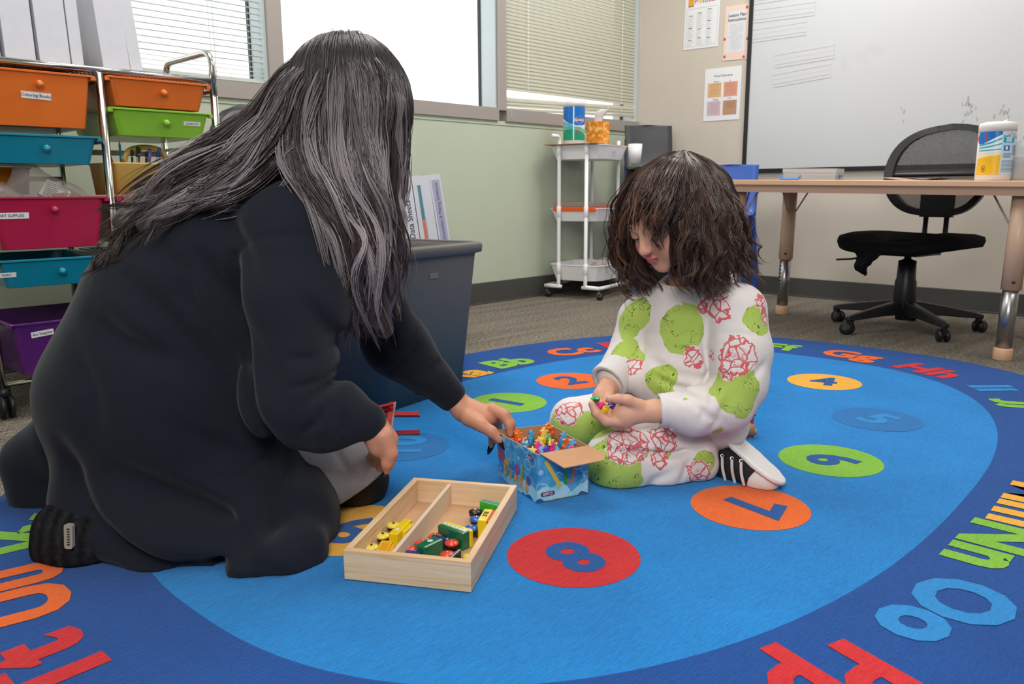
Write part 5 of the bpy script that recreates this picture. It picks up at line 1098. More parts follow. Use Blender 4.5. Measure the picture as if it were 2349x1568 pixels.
def strands(guides, n, rad, seed, thick=.012, wave=(.002, 3.0), root=.15, spread=.5, npt=28, lenvar=.25, curl=0.0, lock=14, lockr=.0035, collide=None):
    """locks of thin strands interpolated between neighbouring guide curves; returns V, F, t, tone"""
    r = np.random.RandomState(seed); Gd = []
    for g in guides:
        c = np.array([tuple(p) for p in catmull([tuple(q) for q in g], 8)]); s = np.r_[0, np.cumsum(np.linalg.norm(np.diff(c, axis=0), axis=1))]; s /= s[-1]; Gd.append(np.stack([np.interp(np.linspace(0, 1, npt), s, c[:, a]) for a in range(3)], 1))
    Gd = np.array(Gd); t = np.linspace(0, 1, npt); Vs, Fs, Ts, Is = [], [], [], []
    ang = np.array([0, 2*PI/3, 4*PI/3]); base = 0; L = np.linalg.norm(np.diff(Gd, axis=1), axis=2).sum(1).mean(); nl = max(1, n//lock)
    for li in range(nl):
        u = min(len(Gd)-1.001, max(0, (li+r.uniform(-.6, 1.6))/nl*(len(Gd)-1))); a = int(u); f = u-a; c0 = Gd[a]*(1-f)+Gd[min(a+1, len(Gd)-1)]*f
        env = root+(1-root)*np.minimum(1, t*2.2); c0 = c0+(r.normal(size=3)*thick*.5)[None]*env[:, None]+(r.normal(size=3)*thick*spread)[None]*(t**2)[:, None]
        le0 = 1-r.uniform(0, lenvar); ph = r.uniform(0, 6.3, 3); fr = wave[1]*r.uniform(.75, 1.3); wa = wave[0]*r.uniform(.5, 1.3); cr0 = curl*r.uniform(.5, 1.4); fc = L*r.uniform(24, 40); tone = r.uniform(); p4 = r.uniform(0, 6.3)
        for si in range(lock):
            le = le0*(1-r.uniform(0, .08)); tt = t*le; c = np.stack([np.interp(tt, t, c0[:, k]) for k in range(3)], 1); o = r.normal(size=3)*lockr
            pinch = .45+.75*np.abs(np.sin(fr*1.5*PI*tt+p4)); c = c+o[None]*(np.minimum(1, .3+t*2)*pinch)[:, None]*(1-.55*t**4)[:, None]
            w_ = wa*np.minimum(1, tt*1.6)*(.4+.9*tt); c = c+np.stack([w_*np.sin(fr*2*PI*tt+ph[k]) for k in range(3)], 1)
            if curl: cr = cr0*np.clip(tt*1.6-.35, 0, 1); c = c+np.stack([cr*np.cos(fc*tt*PI+ph[0]), cr*.7*np.sin(fc*tt*PI*.9+ph[1]), cr*.8*np.sin(fc*tt*PI+ph[0])], 1)
            if r.uniform() < .06: c = c+(r.normal(size=3)*.012)[None]*(t**1.5)[:, None]
            if collide is not None:
                C_, A_, R_ = collide; q = (c-C_)@A_.T/R_; m = np.linalg.norm(q, axis=1); k = np.where(m < 1, (1+.02*o[0]/lockr)/np.maximum(m, .3), 1); c = C_+((q*k[:, None])*R_)@A_
            d = np.gradient(c, axis=0); d /= np.linalg.norm(d, axis=1)[:, None]+1e-9; n1 = np.cross(d, [0.3, 1.0, .1]); n1 /= np.linalg.norm(n1, axis=1)[:, None]+1e-9; n2 = np.cross(d, n1)
            rr = rad*r.uniform(.6, 1.35)*np.clip((1-t)*5, .15, 1)*np.clip(t*12+.5, 0, 1)
            ring = c[:, None]+rr[:, None, None]*(np.cos(ang)[None, :, None]*n1[:, None]*1.5+np.sin(ang)[None, :, None]*n2[:, None]*.7)
            Vs.append(ring.reshape(-1, 3)); k = np.arange(npt-1)[:, None]*3; j = np.arange(3)[None]; j2 = (j+1) % 3
            Fs.append(np.stack([k+j, k+j2, k+3+j2, k+3+j], -1).reshape(-1, 4)+base); base += npt*3; Ts.append(np.repeat(tt, 3)); Is.append(np.full(npt*3, np.clip(tone+r.normal()*.08, 0, 1)))
    return np.concatenate(Vs), np.concatenate(Fs), np.concatenate(Ts), np.concatenate(Is)
def join(parts):
    V, F, C = [], [], []; b = 0
    for v, f, c in parts: V.append(v); F.append(f+b); C.append(c); b += len(v)
    return np.concatenate(V), np.concatenate(F), np.concatenate(C)
def basis(F, up=(0, 0, 1), roll=0.0):
    F = np.array(F, float); F /= np.linalg.norm(F); U = np.array(up, float); U -= F*(U@F); U /= np.linalg.norm(U); R = np.cross(F, U); c, s_ = math.cos(roll), math.sin(roll); return R*c+U*s_, F, U*c-R*s_
def head(S_, C, B, s=1.0, k=1.0):
    """a head with closed looking-down eyes; B = right, forward, up"""
    R, F, U = B; p = lambda r, f, u: np.array(C)+s*(R*r+F*f+U*u); A = np.array([R, F, U])
    S_.ell(p(0, -.012, .03), [s*.071, s*.088, s*.078], A, .02); S_.ell(p(0, .018, -.018), [s*.056, s*.064, s*.078], A, .025)
    S_.ball(p(0, .053, -.074), s*.021, .022)
    for x in (-1, 1):
        S_.ball(p(x*.034, .046, -.036), s*.027, .02); S_.ball(p(x*.029, .086, .004), s*.0125, .012, True); S_.ell(p(x*.029, .0665, .0025), [s*.0165, s*.0155, s*.0125], A, .003)
        S_.cone(p(x*.016, .0775, .02), p(x*.042, .069, .019), s*.005, s*.004, .014); S_.ball(p(x*.0095, .0865, -.0265), s*.0058, .006); S_.ball(p(x*.005, .0925, -.033), s*.0028, .003, True)
        S_.ell(p(x*.069, -.005, -.005), [s*.008, s*.017, s*.027], A, .005); S_.ell(p(x*.075, .0, -.004), [s*.004, s*.008, s*.015], A, .004, True)
    S_.cone(p(0, .079, .008), p(0, .0945, -.024), s*.0062, s*.0088, .009)
    S_.ell(p(0, .081, -.0465), [s*.0165, s*.0085, s*.0042], A, .003); S_.ell(p(0, .0795, -.0545), [s*.0145, s*.0085, s*.0048], A, .003); S_.cone(p(-.018, .078, -.0505), p(.018, .078, -.0505), s*.0012, s*.0012, .003, True); S_.ball(p(0, .083, -.066), s*.006, .01, True)
    return p

# ---------------------------------------------------------------- the woman
WO = (W3(400, 1200, 1.4)[0], 1.42, RT)
wp = thing('person', 'person with long grey-streaked hair kneeling in a long black coat, reaching for the printed box', 'person', loc=WO)
c_ = SDF((-1.02, 1.05, 0), (.06, 1.8, .86), .005)
tor = P3((620, 500, 1.46), (548, 575, 1.45), (447, 725, 1.44), (388, 915, 1.43), (425, 1050, 1.42)); 
c_.chain(tor, [.12, .148, .184, .198, .185], .05)
c_.chain(P3((520, 560, 1.46), (640, 600, 1.48), (600, 800, 1.46), (520, 1000, 1.45)), [.12, .11, .13, .14], .05)
c_.chain(P3((380, 1100, 1.42), (560, 1150, 1.36), (665, 1190, 1.315)), [.165, .125, .084], .05)
c_.chain(P3((620, 1000, 1.42), (690, 1160, 1.36)), [.06, .05], .05)
c_.chain(P3((560, 1235, 1.235), (580, 1290, 1.185), (640, 1284, 1.19), (690, 1255, 1.225)), [.05, .036, .032, .04], .03)
c_.chain(P3((230, 1170, 1.3), (400, 1245, 1.235), (540, 1245, 1.235)), [.075, .06, .05], .05)
c_.chain(P3((150, 1020, 1.5), (75, 1060, 1.5), (90, 1130, 1.5), (160, 1150, 1.48)), [.07, .048, .045, .04], .035)
c_.chain(P3((640, 440, 1.45), (700, 470, 1.46)), [.085, .07], .04)           # collar and far shoulder
c_.chain(P3((790, 560, 1.56), (850, 690, 1.6), (905, 790, 1.62), (1030, 905, 1.63)), [.085, .068, .06, .036], .03)
c_.chain(P3((700, 560, 1.5), (800, 570, 1.56)), [.11, .08], .04)
a_ = SDF((-.62, 1.1, .2), (-.2, 1.5, .82), .0045)
for Sx in (c_,):
    Sx.chain(P3((675, 555, 1.36), (672, 700, 1.31), (672, 900, 1.27)), [.098, .092, .08], .018); Sx.chain(P3((672, 905, 1.27), (760, 945, 1.265), (838, 966, 1.27)), [.078, .06, .036], .02)
P2 = lambda L: [W3(x, y, 1.28) for x, y in L]
for L, amp, w in (([(306, 642), (380, 710), (444, 790), (500, 880), (541, 963)], .016, .026), ([(459, 590), (515, 670), (550, 754), (570, 820)], .016, .02), ([(536, 590), (551, 713), (580, 820), (607, 907), (658, 1015)], .02, .014),
                  ([(224, 728), (306, 779), (434, 830)], .012, .025), ([(306, 1050), (408, 1111), (561, 1172), (663, 1244)], .016, .026), ([(735, 890), (765, 872), (800, 856)], .012, .01), ([(560, 1262), (540, 1235), (570, 1222)], .014, .012),
                  ([(640, 960), (660, 1030), (690, 1100)], .012, .012), ([(700, 862), (750, 855), (795, 835)], .006, .007), ([(690, 800), (740, 805), (792, 785)], .005, .009), ([(715, 965), (755, 935), (770, 900)], .006, .008), ([(775, 990), (798, 955), (805, 920)], .005, .007), ([(350, 560), (420, 620), (450, 700)], .007, .02), ([(180, 800), (240, 880), (260, 980)], .007, .025), ([(430, 960), (520, 1040), (640, 1110)], .007, .02), ([(600, 1250), (650, 1262), (705, 1250)], .008, .01), ([(620, 1010), (640, 1100), (650, 1180)], .008, .016), ([(400, 640), (470, 740), (520, 860)], .01, .02), ([(700, 660), (760, 760), (790, 830)], .009, .02), ([(560, 700), (640, 820), (690, 900)], .007, .022),
                  ([(250, 1150), (330, 1200), (450, 1240), (540, 1240)], .016, .016), ([(160, 1000), (200, 1100), (280, 1190)], .01, .02), ([(480, 480), (560, 560), (600, 620)], .008, .02)):
    c_.groove(P2(L), amp*1.7, w*.85, 1.42)
for L in ([(474, 1045), (510, 1085)], [(510, 1085), (560, 1085), (600, 1060)]): c_.groove(P2(L+[L[-1]]), .005, .006, 1.36)
c_.groove(P2([(530, 590), (572, 552), (640, 537), (716, 542), (768, 559)]), .0035, .005, 1.4)
for L in ([(820, 700), (870, 740), (910, 800)], [(900, 850), (925, 830), (955, 800)], [(960, 870), (985, 850), (1010, 835)]): c_.groove([W3(x, y, 1.57) for x, y in L], .012, .012, 1.66, 1.45)
wf = wfold(3, 8, 10, 26); wg = wfold(5, 5, 24, 40); f0 = W3(640, 430, 1.35)
def drape(X, Y, Z):
    th = np.arctan2(f0[2]-Z, f0[0]-X+.0001); r = np.sqrt((Z-f0[2])**2+(X-f0[0])**2); k = np.clip((r-.18)/.25, 0, 1)*(X < -.19)
    return .004*wf(X, Y, Z)+.002*wg(X, Y, Z)+.0075*k*np.sin(13*th+1.6*wf(X*.8, Y*.8, Z*.8)+6*Y)*np.clip(.5+.5*wg(X*.3, Y*.3, Z*.3), .15, 1)
c_.disp(drape)
ca, cb = W3(1030, 905, 1.63), W3(900, 790, 1.62); c_.cut(ca+(ca-cb)*.14, ca-cb, .085)
c_.floor(RT+.0005)
V, F = c_.mesh(2)
coat_m = mat('coat_black_fleece', '#1c2029', .95, sheen=.1, spec=.1, bump=(700, .25))
np_mesh('long_coat', V, F, coat_m, wp, WO)
del c_, a_
# skirt
k_ = SDF((-.5, 1.3, 0), (-.1, 1.72, .36), .004)
k_.chain(P3((640, 1030, 1.44), (740, 1060, 1.45), (815, 1070, 1.47)), [.11, .095, .076], .03); k_.chain(P3((760, 1060, 1.56), (830, 1040, 1.56)), [.07, .05], .03)
pa, pb_, pc = W3(884, 1062, 1.47), W3(745, 1172, 1.40), W3(820, 1120, 1.4)+np.array([0, .2, 0.0])
nrm = np.cross(pb_-pa, np.array([0, 1.0, .1])); nrm *= np.sign(nrm@np.array([1, 0, -1.0])); kn = nrm/np.linalg.norm(nrm)
wf2 = wfold(9, 5, 60, 90); k_.disp(lambda X, Y, Z: .0015*wf2(X, Y, Z)); k_.plane((pa+pb_)/2, nrm); k_.groove(P3((760, 1010, 1.38), (800, 1080, 1.38), (815, 1110, 1.38)), .005, .006, 1.5); k_.floor(RT+.002)
V, F = k_.mesh(1); np_mesh('skirt', V, F, mat('skirt_grey_felt', '#a3a2aa', .95, var=(220, '#93929a', .7), sheen=.2, bump=(800, .3)), wp, WO)
# body with hands
b_ = SDF((-.95, 1.15, 0), (.04, 1.78, 1.0), .0038)
HB_ = basis((.72, -.12, -.62)); HC = W3(800, 262, 1.44); hp = head(b_, HC, HB_, .98)
b_.chain([hp(0, -.03, -.04), W3(690, 420, 1.46), W3(620, 520, 1.46)], [.052, .056, .08], .03)
b_.chain(P3((560, 600, 1.46), (450, 760, 1.46), (370, 1000, 1.44)), [.1, .11, .13], .05)
b_.chain(P3((420, 1080, 1.42), (640, 1180, 1.36)), [.08, .055], .04); b_.chain(P3((640, 1190, 1.36), (300, 1230, 1.34)), [.04, .035], .02)
b_.chain(P3((450, 1060, 1.48), (700, 1070, 1.5), (818, 1096, 1.49)), [.085, .075, .063], .04); b_.chain(P3((815, 1110, 1.5), (600, 1180, 1.52), (300, 1190, 1.52)), [.055, .05, .035], .02)
b_.chain(P3((620, 540, 1.42), (675, 560, 1.38), (680, 900, 1.28), (845, 966, 1.272)), [.07, .05, .035, .025], .02)
b_.chain(P3((700, 540, 1.5), (800, 560, 1.56), (900, 790, 1.62), (1045, 918, 1.632)), [.07, .045, .034, .023], .02)
# near hand resting on the thigh
b_.cone(W3(850, 970, 1.272), W3(877, 1012, 1.28), .024, .028, .012, sq=((.5, -.8, .2), .75)); b_.cone(W3(862, 990, 1.31), W3(874, 1020, 1.32), .022, .022, .014)
b_.chain(P3((880, 1000, 1.268), (896, 1040, 1.266), (889, 1062, 1.266), (887, 1079, 1.268)), [.017, .0115, .0105, .0072], .006)
for (q0, q1, q2, q3) in (((885, 1022, 1.295), (899, 1042, 1.315), (893, 1064, 1.34), (880, 1075, 1.35)), ((876, 1028, 1.315), (886, 1050, 1.345), (882, 1066, 1.37), (870, 1074, 1.38)), ((866, 1026, 1.335), (874, 1044, 1.37), (868, 1058, 1.395), (858, 1064, 1.4)), ((856, 1018, 1.35), (860, 1032, 1.385), (856, 1044, 1.41), (848, 1048, 1.415))):
    b_.chain(P3(q0, q1, q2, q3), [.0115, .0105, .0092, .0072], .004)
# far hand holding the box edge
b_.cone(W3(1048, 922, 1.632), W3(1118, 952, 1.62), .023, .026, .014, sq=((.25, -.3, .9), .72)); b_.cone(W3(1060, 945, 1.62), W3(1100, 968, 1.605), .02, .019, .014)
FH = [[(1130, 940, 1.612), (1157, 953, 1.60), (1169, 975, 1.59), (1170, 996, 1.585)], [(1128, 936, 1.632), (1158, 950, 1.63), (1172, 972, 1.622), (1174, 990, 1.615)], [(1118, 944, 1.655), (1140, 965, 1.668), (1143, 992, 1.672), (1136, 1010, 1.67)], [(1104, 952, 1.67), (1124, 975, 1.69), (1131, 1003, 1.69), (1127, 1022, 1.685)]]
for q in FH: b_.chain(P3(*q), [.0125, .0112, .0098, .0075], .004)
b_.chain(P3((1075, 958, 1.60), (1105, 975, 1.578), (1128, 990, 1.568), (1146, 1008, 1.562)), [.018, .0135, .0115, .0085], .006)
b_.floor(RT+.001)
V, F = b_.mesh(1); ctr = V[F].mean(1)
skinc = np.array(lin('#c98d70')[:3]); col = np.tile(skinc, (len(V), 1)); kk = np.array([W3(1150, 1000, 1.6), W3(887, 1075, 1.27)])
for q in kk: d = np.linalg.norm(V-q, axis=1)[:, None]; col = col*(1-.22*np.exp(-(d/.035)**2)*np.array([.2, 1, 1]))
lp = hp(0, .082, -.05); d = np.linalg.norm(V-lp, axis=1); col[d < .017] = np.array(lin('#b0605a')[:3])
legs = (ctr[:, 2] < .30) & (ctr[:, 1] > 1.0) & (np.linalg.norm(ctr-W3(868, 1020, 1.31), axis=1) > .125) & (ctr[:, 0] < -.17)
np_mesh('body', V, F, [m_skin, m_tights], wp, WO, col=col, mi=legs.astype(int))
m = MB()
for a, b in ((W3(1144, 1004, 1.56), W3(1158, 1032, 1.556)), (W3(1128, 1020, 1.682), W3(1119, 1042, 1.68)), (W3(887, 1076, 1.266), W3(879, 1092, 1.266))):
    d = Vector(b)-Vector(a); L = d.length; mm = MB(); vw = Vector(a)-Vector(CAMP); xx = d.cross(vw); Mx = frame(Vector(a)-Vector(WO), xx, d.cross(xx), d)
    mm.loft([[(w_*math.cos(t), w_*.35*math.sin(t)+.5*z*z/L*.1, z) for t in (2*PI*j/10 for j in range(10))] for w_, z in ((.0065, -.006), (.0068, .004), (.005, L*.6), (.0012, L))], 0, True, M=Mx); mm.build('fingernail', m_nail, wp)
# slippers and tag
s_ = SDF((-.92, 1.08, 0), (-.5, 1.4, .2), .004); s_.chain(P3((148, 1215, 1.26), (190, 1240, 1.25), (330, 1262, 1.27)), [.05, .052, .04], .03); s_.chain(P3((115, 1262, 1.24), (180, 1275, 1.23)), [.028, .025], .02); s_.floor(RT+.0012); V, F = s_.mesh(1)
def plaid(t, b, oc):
    a = t.noise(t.mapping(oc, (1, 1, 1)), 120, 3, .7); w1 = t.new('TexWave', i_Scale=14.0, i_Distortion=3.0); t.l.new(oc, w1.inputs[0]); t.l.new(t.ramp(t.math('MULTIPLY', a, t.math('ADD', t.math('MULTIPLY', w1.outputs[1], .4), .5)), [(.2, '#121214'), (.6, '#2c2b30')]), b.inputs['Base Color'])
np_mesh('slipper', V, F, mat('slipper_plaid_dark', '#1b1b1e', .95, spec=.1, build=plaid), wp, WO)
tp = Vector(W3(157, 1230, 1.19))-Vector(WO); m = MB(); Mt_ = frame(tp, (1, -.1, -.02), (.05, .1, 1)); m.prism([(x, y) for x, y, _ in rrect(.014, .04, .004, 0, 3)], -.006, .001, 0, Mt_); [m.prism([(-.002+.0008*(i % 2), y), (.003, y), (.003, y+.0022), (-.002, y+.0022)], .001, .0014, 1, Mt_) for i, y in enumerate(np.arange(-.014, .013, .0042))]; m.build('sewn_label', [mat('tag_beige', '#9a9488', .7), m_ink], wp)
# hair
def ombre(t, i, V, seed=0):
    root, grey, tip, dark = [np.array(lin(q)[:3]) for q in ('#2e2a29', '#5e5556', '#b3a8ae', '#3a2f2e')]
    s = np.clip((t-.14)/.38, 0, 1)[:, None]; j = i[:, None]; hi = np.clip((j-.35)/.45, 0, 1); c = root*(1-s)+(dark*(1-hi)+(grey*.35+tip*.65)*hi)*s+.06*grey*s
    e = np.clip((t-.86)/.14, 0, 1)[:, None]; return c*(1-.4*e)+dark*.4*e
top = [(745, 103, 1.46), (762, 98, 1.45), (780, 97, 1.43), (800, 98, 1.43), (820, 102, 1.43), (840, 112, 1.44)]
GA = [P3((735, 105, 1.50), (660, 170, 1.52), (610, 250, 1.50), (520, 310, 1.47), (430, 370, 1.45), (330, 440, 1.42), (262, 510, 1.40), (238, 572, 1.38)),
      P3((745, 103, 1.47), (655, 180, 1.42), (605, 275, 1.38), (520, 345, 1.36), (430, 405, 1.34), (340, 470, 1.32), (280, 530, 1.31), (258, 570, 1.31)),
      P3((752, 102, 1.45), (672, 190, 1.38), (628, 300, 1.34), (550, 375, 1.32), (460, 425, 1.30), (370, 480, 1.29), (320, 520, 1.29), (300, 545, 1.29)),
      P3((760, 102, 1.44), (695, 200, 1.345), (660, 310, 1.32), (600, 385, 1.30), (520, 430, 1.285), (430, 460, 1.285), (380, 490, 1.285), (350, 520, 1.285))]
GB = [P3((762, 102, 1.44), (700, 210, 1.34), (672, 320, 1.32), (690, 400, 1.31), (740, 450, 1.30), (790, 520, 1.30), (800, 620, 1.31), (806, 720, 1.33), (820, 800, 1.36)),
      P3((772, 100, 1.44), (730, 210, 1.33), (715, 320, 1.315), (740, 410, 1.30), (790, 480, 1.30), (825, 560, 1.30), (830, 650, 1.32), (845, 730, 1.34), (850, 800, 1.37)),
      P3((785, 99, 1.44), (775, 200, 1.325), (775, 320, 1.31), (800, 420, 1.30), (840, 510, 1.30), (855, 600, 1.31), (860, 690, 1.34), (878, 760, 1.37), (870, 810, 1.39)),
      P3((800, 100, 1.44), (825, 190, 1.33), (840, 310, 1.32), (850, 420, 1.31), (875, 520, 1.32), (885, 610, 1.34), (880, 690, 1.37), (900, 750, 1.39)),
      P3((815, 103, 1.44), (870, 190, 1.35), (893, 300, 1.34), (893, 420, 1.34), (905, 520, 1.35), (912, 600, 1.37), (893, 680, 1.39), (900, 730, 1.40)),
      P3((828, 108, 1.45), (905, 200, 1.40), (930, 280, 1.39), (922, 390, 1.40), (915, 500, 1.41), (925, 580, 1.42), (905, 650, 1.43), (885, 700, 1.43)),
      P3((835, 112, 1.47), (915, 205, 1.50), (935, 290, 1.52), (920, 400, 1.52), (905, 500, 1.52), (905, 590, 1.52), (890, 660, 1.52), (880, 690, 1.52)),
      P3((800, 100, 1.50), (850, 160, 1.56), (880, 280, 1.58), (870, 400, 1.57), (860, 500, 1.56), (860, 600, 1.55))]
for g in GB[4:8]:
    for i in range(2, len(g)): g[i] = g[i]+np.array([-.02, 0, 0])
GC = [P3((735, 105, 1.5), (690, 170, 1.57), (660, 270, 1.58), (600, 350, 1.56), (520, 400, 1.52)), P3((780, 99, 1.5), (760, 160, 1.58), (740, 280, 1.60), (700, 380, 1.58), (640, 430, 1.55)), P3((800, 100, 1.5), (830, 160, 1.57), (850, 280, 1.59), (830, 400, 1.58))]
hs = SDF((-.95, 1.2, .3), (-.1, 1.72, 1.02), .0055); hs.ell(HC+np.array([0, .0, .010]), [.098, .1, .108], None, .02)
WCOL = (HC+np.array([0, 0, .012]), np.eye(3), np.array([.108, .108, .119]))
for Gx, r0 in ((GA, .02), (GB, .022), (GC, .02)):
    for g in Gx:
        q = [p+np.array([0, .022, 0])+(np.array(HC)-p)*.06*(1 if i < 4 else 0) for i, p in enumerate(g)]; hs.chain(q[1:-1], list(np.linspace(r0, r0*.75, len(q)-2)), .02)
V0, F0 = hs.mesh(1); t0 = np.clip(np.linalg.norm(V0-W3(780, 100, 1.44), axis=1)/.62, 0, 1); parts = [(V0, F0, ombre(t0, np.full(len(V0), .25), V0)*.75)]
sp = np.array(HC)
for Gx, n, sd, kw in ((GA, 2600, 1, dict(wave=(.009, 1.6), thick=.026, spread=.5, lenvar=.45, lock=16, lockr=.0042, collide=WCOL)), (GB, 4800, 2, dict(wave=(.011, 2.2), thick=.022, spread=.4, lenvar=.25, lock=18, lockr=.0042, collide=WCOL)), (GC, 900, 3, dict(wave=(.006, 1.6), thick=.02, collide=WCOL))):
    v, f, t, i = strands(Gx, n, .00065, sd, **kw); parts.append((v, f, ombre(t, i, v)))
v, f, t, i = strands([P3((520, 420, 1.29), (450, 470, 1.285), (440, 540, 1.285)), P3((560, 410, 1.29), (440, 440, 1.28), (420, 500, 1.28)), P3((330, 470, 1.30), (290, 520, 1.29), (250, 560, 1.29), (290, 600, 1.28))], 60, .0004, 5, wave=(.006, 1.5), thick=.03, spread=1.0); parts.append((v, f, ombre(t*.4+.5, i, v)))
v, f, t, i = strands([P3((300, 500, 1.33), (250, 560, 1.32), (225, 590, 1.31), (245, 560, 1.3)), P3((320, 490, 1.33), (265, 540, 1.31), (235, 600, 1.3), (200, 590, 1.3))], 90, .0005, 6, wave=(.006, 1.8), thick=.02, spread=1.0); parts.append((v, f, ombre(t*0+.95, i*.3, v)))
V, F, Cc = join(parts); np_mesh('hair', V, F, m_hair, wp, WO, col=Cc)
del hs, b_, k_

# ---------------------------------------------------------------- the child
CO_ = (W3(1580, 1000, 1.66)[0], 1.66, RT)
cp = thing('person', 'small child with dark curly hair sitting in white patterned sweats, cupping star toppers', 'person', loc=CO_)
HF = (-.74, -.50, -.45); CB_ = basis(HF, (-.1, 0, 1), .04); cs = .93; HC2 = W3(1473, 581, 1.60)-cs*(CB_[1]*.098-CB_[2]*.026)
def pants():
    s = SDF((.0, 1.4, 0), (.62, 2.0, .36), .0042)
    s.chain(P3((1600, 985, 1.70), (1500, 1030, 1.64), (1420, 1058, 1.59)), [.082, .078, .068], .03); s.chain(P3((1420, 1068, 1.585), (1520, 1078, 1.59), (1590, 1062, 1.605)), [.064, .052, .043], .014)
    s.chain(P3((1560, 950, 1.74), (1430, 960, 1.77), (1318, 968, 1.76)), [.08, .07, .055], .03); s.chain(P3((1320, 985, 1.77), (1450, 1000, 1.80), (1560, 1000, 1.82)), [.05, .045, .04], .02)
    s.chain(P3((1600, 960, 1.70), (1590, 930, 1.72)), [.095, .09], .03); s.chain(P3((1592, 1040, 1.606), (1603, 1065, 1.605)), [.046, .044], .012)
    for L, a, w in (([(1390, 1030), (1470, 1040), (1540, 1050), (1620, 1040)], .014, .006), ([(1400, 1000), (1450, 985), (1520, 985)], .004, .01), ([(1480, 1130), (1500, 1100), (1550, 1080)], .006, .009), ([(1560, 1110), (1575, 1080), (1590, 1060)], .005, .007), ([(1540, 1000), (1560, 1020), (1600, 1030)], .006, .008)): s.groove([W3(x, y, 1.54) for x, y in L], a, w, 1.66)
    f = wfold(21, 7, 18, 45); s.disp(lambda X, Y, Z: .0028*f(X, Y, Z)); s.floor(RT+.0005); return s.mesh(2)
PG = [(1398, 1085, 1.53, .052), (1300, 1000, 1.70, .045), (1345, 985, 1.70, .03), (1520, 1030, 1.56, .02), (1618, 1055, 1.56, .018), (1380, 985, 1.6, .022), (1400, 970, 1.68, .03), (1455, 1035, 1.55, .022)]
PR = [(1440, 1020, 1.55, .036), (1300, 935, 1.71, .032), (1520, 1012, 1.57, .026), (1600, 1080, 1.56, .022), (1482, 905, 1.64, .026), (1350, 1060, 1.53, .012), (1510, 1055, 1.55, .018)]
SG = [(1555, 750, 1.6, .043), (1455, 720, 1.70, .03), (1430, 745, 1.70, .03), (1440, 810, 1.68, .028), (1740, 735, 1.57, .026), (1685, 890, 1.52, .036), (1700, 925, 1.52, .02), (1510, 875, 1.6, .032), (1575, 945, 1.53, .018), (1640, 965, 1.54, .02), (1575, 710, 1.6, .024)]
SR = [(1480, 745, 1.63, .03), (1630, 700, 1.58, .034), (1600, 740, 1.58, .02), (1690, 815, 1.52, .036), (1600, 815, 1.58, .026), (1755, 690, 1.58, .02), (1445, 835, 1.66, .02), (1660, 840, 1.52, .026), (1770, 730, 1.57, .016), (1640, 670, 1.6, .015)]
def print_nodes(GR, RE):
    def f(t, b, oc):
        nz = t.noise(oc, 22, 2, .5, out=1); sub = t.new('VectorMath', operation='SUBTRACT'); t.l.new(nz, sub.inputs[0]); sub.inputs[1].default_value = (.5, .5, .5)
        sc = t.new('VectorMath', operation='SCALE'); t.l.new(sub.outputs[0], sc.inputs[0]); sc.inputs[3].default_value = .032; ad = t.new('VectorMath', operation='ADD'); t.l.new(oc, ad.inputs[0]); t.l.new(sc.outputs[0], ad.inputs[1]); P = ad.outputs[0]
        def field(L):
            acc = None
            for (px, py, Y, r) in L:
                w_ = W3(px, py, Y); dn = t.new('VectorMath', operation='DISTANCE'); t.l.new(P, dn.inputs[0]); dn.inputs[1].default_value = tuple(w_); v = t.math('SUBTRACT', dn.outputs['Value'], r*1.3); acc = v if acc is None else t.math('MINIMUM', acc, v)
            return acc
        g, r = field(GR), field(RE)
        vo = t.new('TexVoronoi', i_Scale=48.0, feature='DISTANCE_TO_EDGE'); t.l.new(P, vo.inputs[0]); vf = t.new('TexVoronoi', i_Scale=75.0, feature='F1'); t.l.new(oc, vf.inputs[0])
        inr = t.math('LESS_THAN', r, 0.0); inr_ = t.math('LESS_THAN', t.math('ADD', r, t.math('MULTIPLY', vf.outputs[0], .012)), .004)
        scal = t.math('ADD', r, t.math('MULTIPLY', vf.outputs[0], .012)); line = t.math('LESS_THAN', t.math('ABSOLUTE', scal), .0016)
        cell = t.math('MULTIPLY', inr_, t.math('LESS_THAN', vo.outputs[0], .06)); core = t.math('LESS_THAN', t.math('ADD', r, .02), 0.0); scr = t.math('MULTIPLY', core, t.math('GREATER_THAN', t.noise(t.mapping(oc, (1, 1, 1), (.4, .5, .8)), 160, 2, .6, 1.5), .55))
        red = t.math('MAXIMUM', t.math('MAXIMUM', line, cell), t.math('MULTIPLY', scr, .75))
        gm = t.math('LESS_THAN', g, 0.0)
        blk = t.math('MULTIPLY', t.math('LESS_THAN', t.math('ABSOLUTE', t.math('SUBTRACT', t.noise(oc, 42, 1, .4, 1.2), .5)), .011), t.math('GREATER_THAN', t.noise(oc, 30, 1), .5)); blk = t.math('MULTIPLY', blk, gm)
        base = t.mix(t.noise(oc, 60, 3), lin('#d9d2d0'), lin('#e6e0dd')); c = t.mix(gm, base, t.mix(t.noise(oc, 25, 3), lin('#a3bd53'), lin('#b4cc66'))); c = t.mix(inr_, c, base); c = t.mix(t.math('MULTIPLY', blk, .85), c, lin('#2a3020')); c = t.mix(t.math('MULTIPLY', red, .85), c, lin('#cf3344')); t.l.new(c, b.inputs['Base Color'])
        bn = t.new('Bump', i_Strength=.2, i_Distance=.001); t.l.new(t.noise(oc, 700, 3), bn.inputs['Height']); t.l.new(bn.outputs[0], b.inputs['Normal'])
    return f
mp = mat('sweatpants_print', '#e0dad8', .9, sheen=.15, spec=.2, build=print_nodes(PG, PR)); ms_ = mat('sweatshirt_print', '#e0dad8', .9, sheen=.15, spec=.2, build=print_nodes(SG, SR)); mcuff = mat('cuff_white_rib', '#dcd6d6', .9, sheen=.1)
V, F = pants(); np_mesh('sweatpants', V, F, mp, cp, CO_)
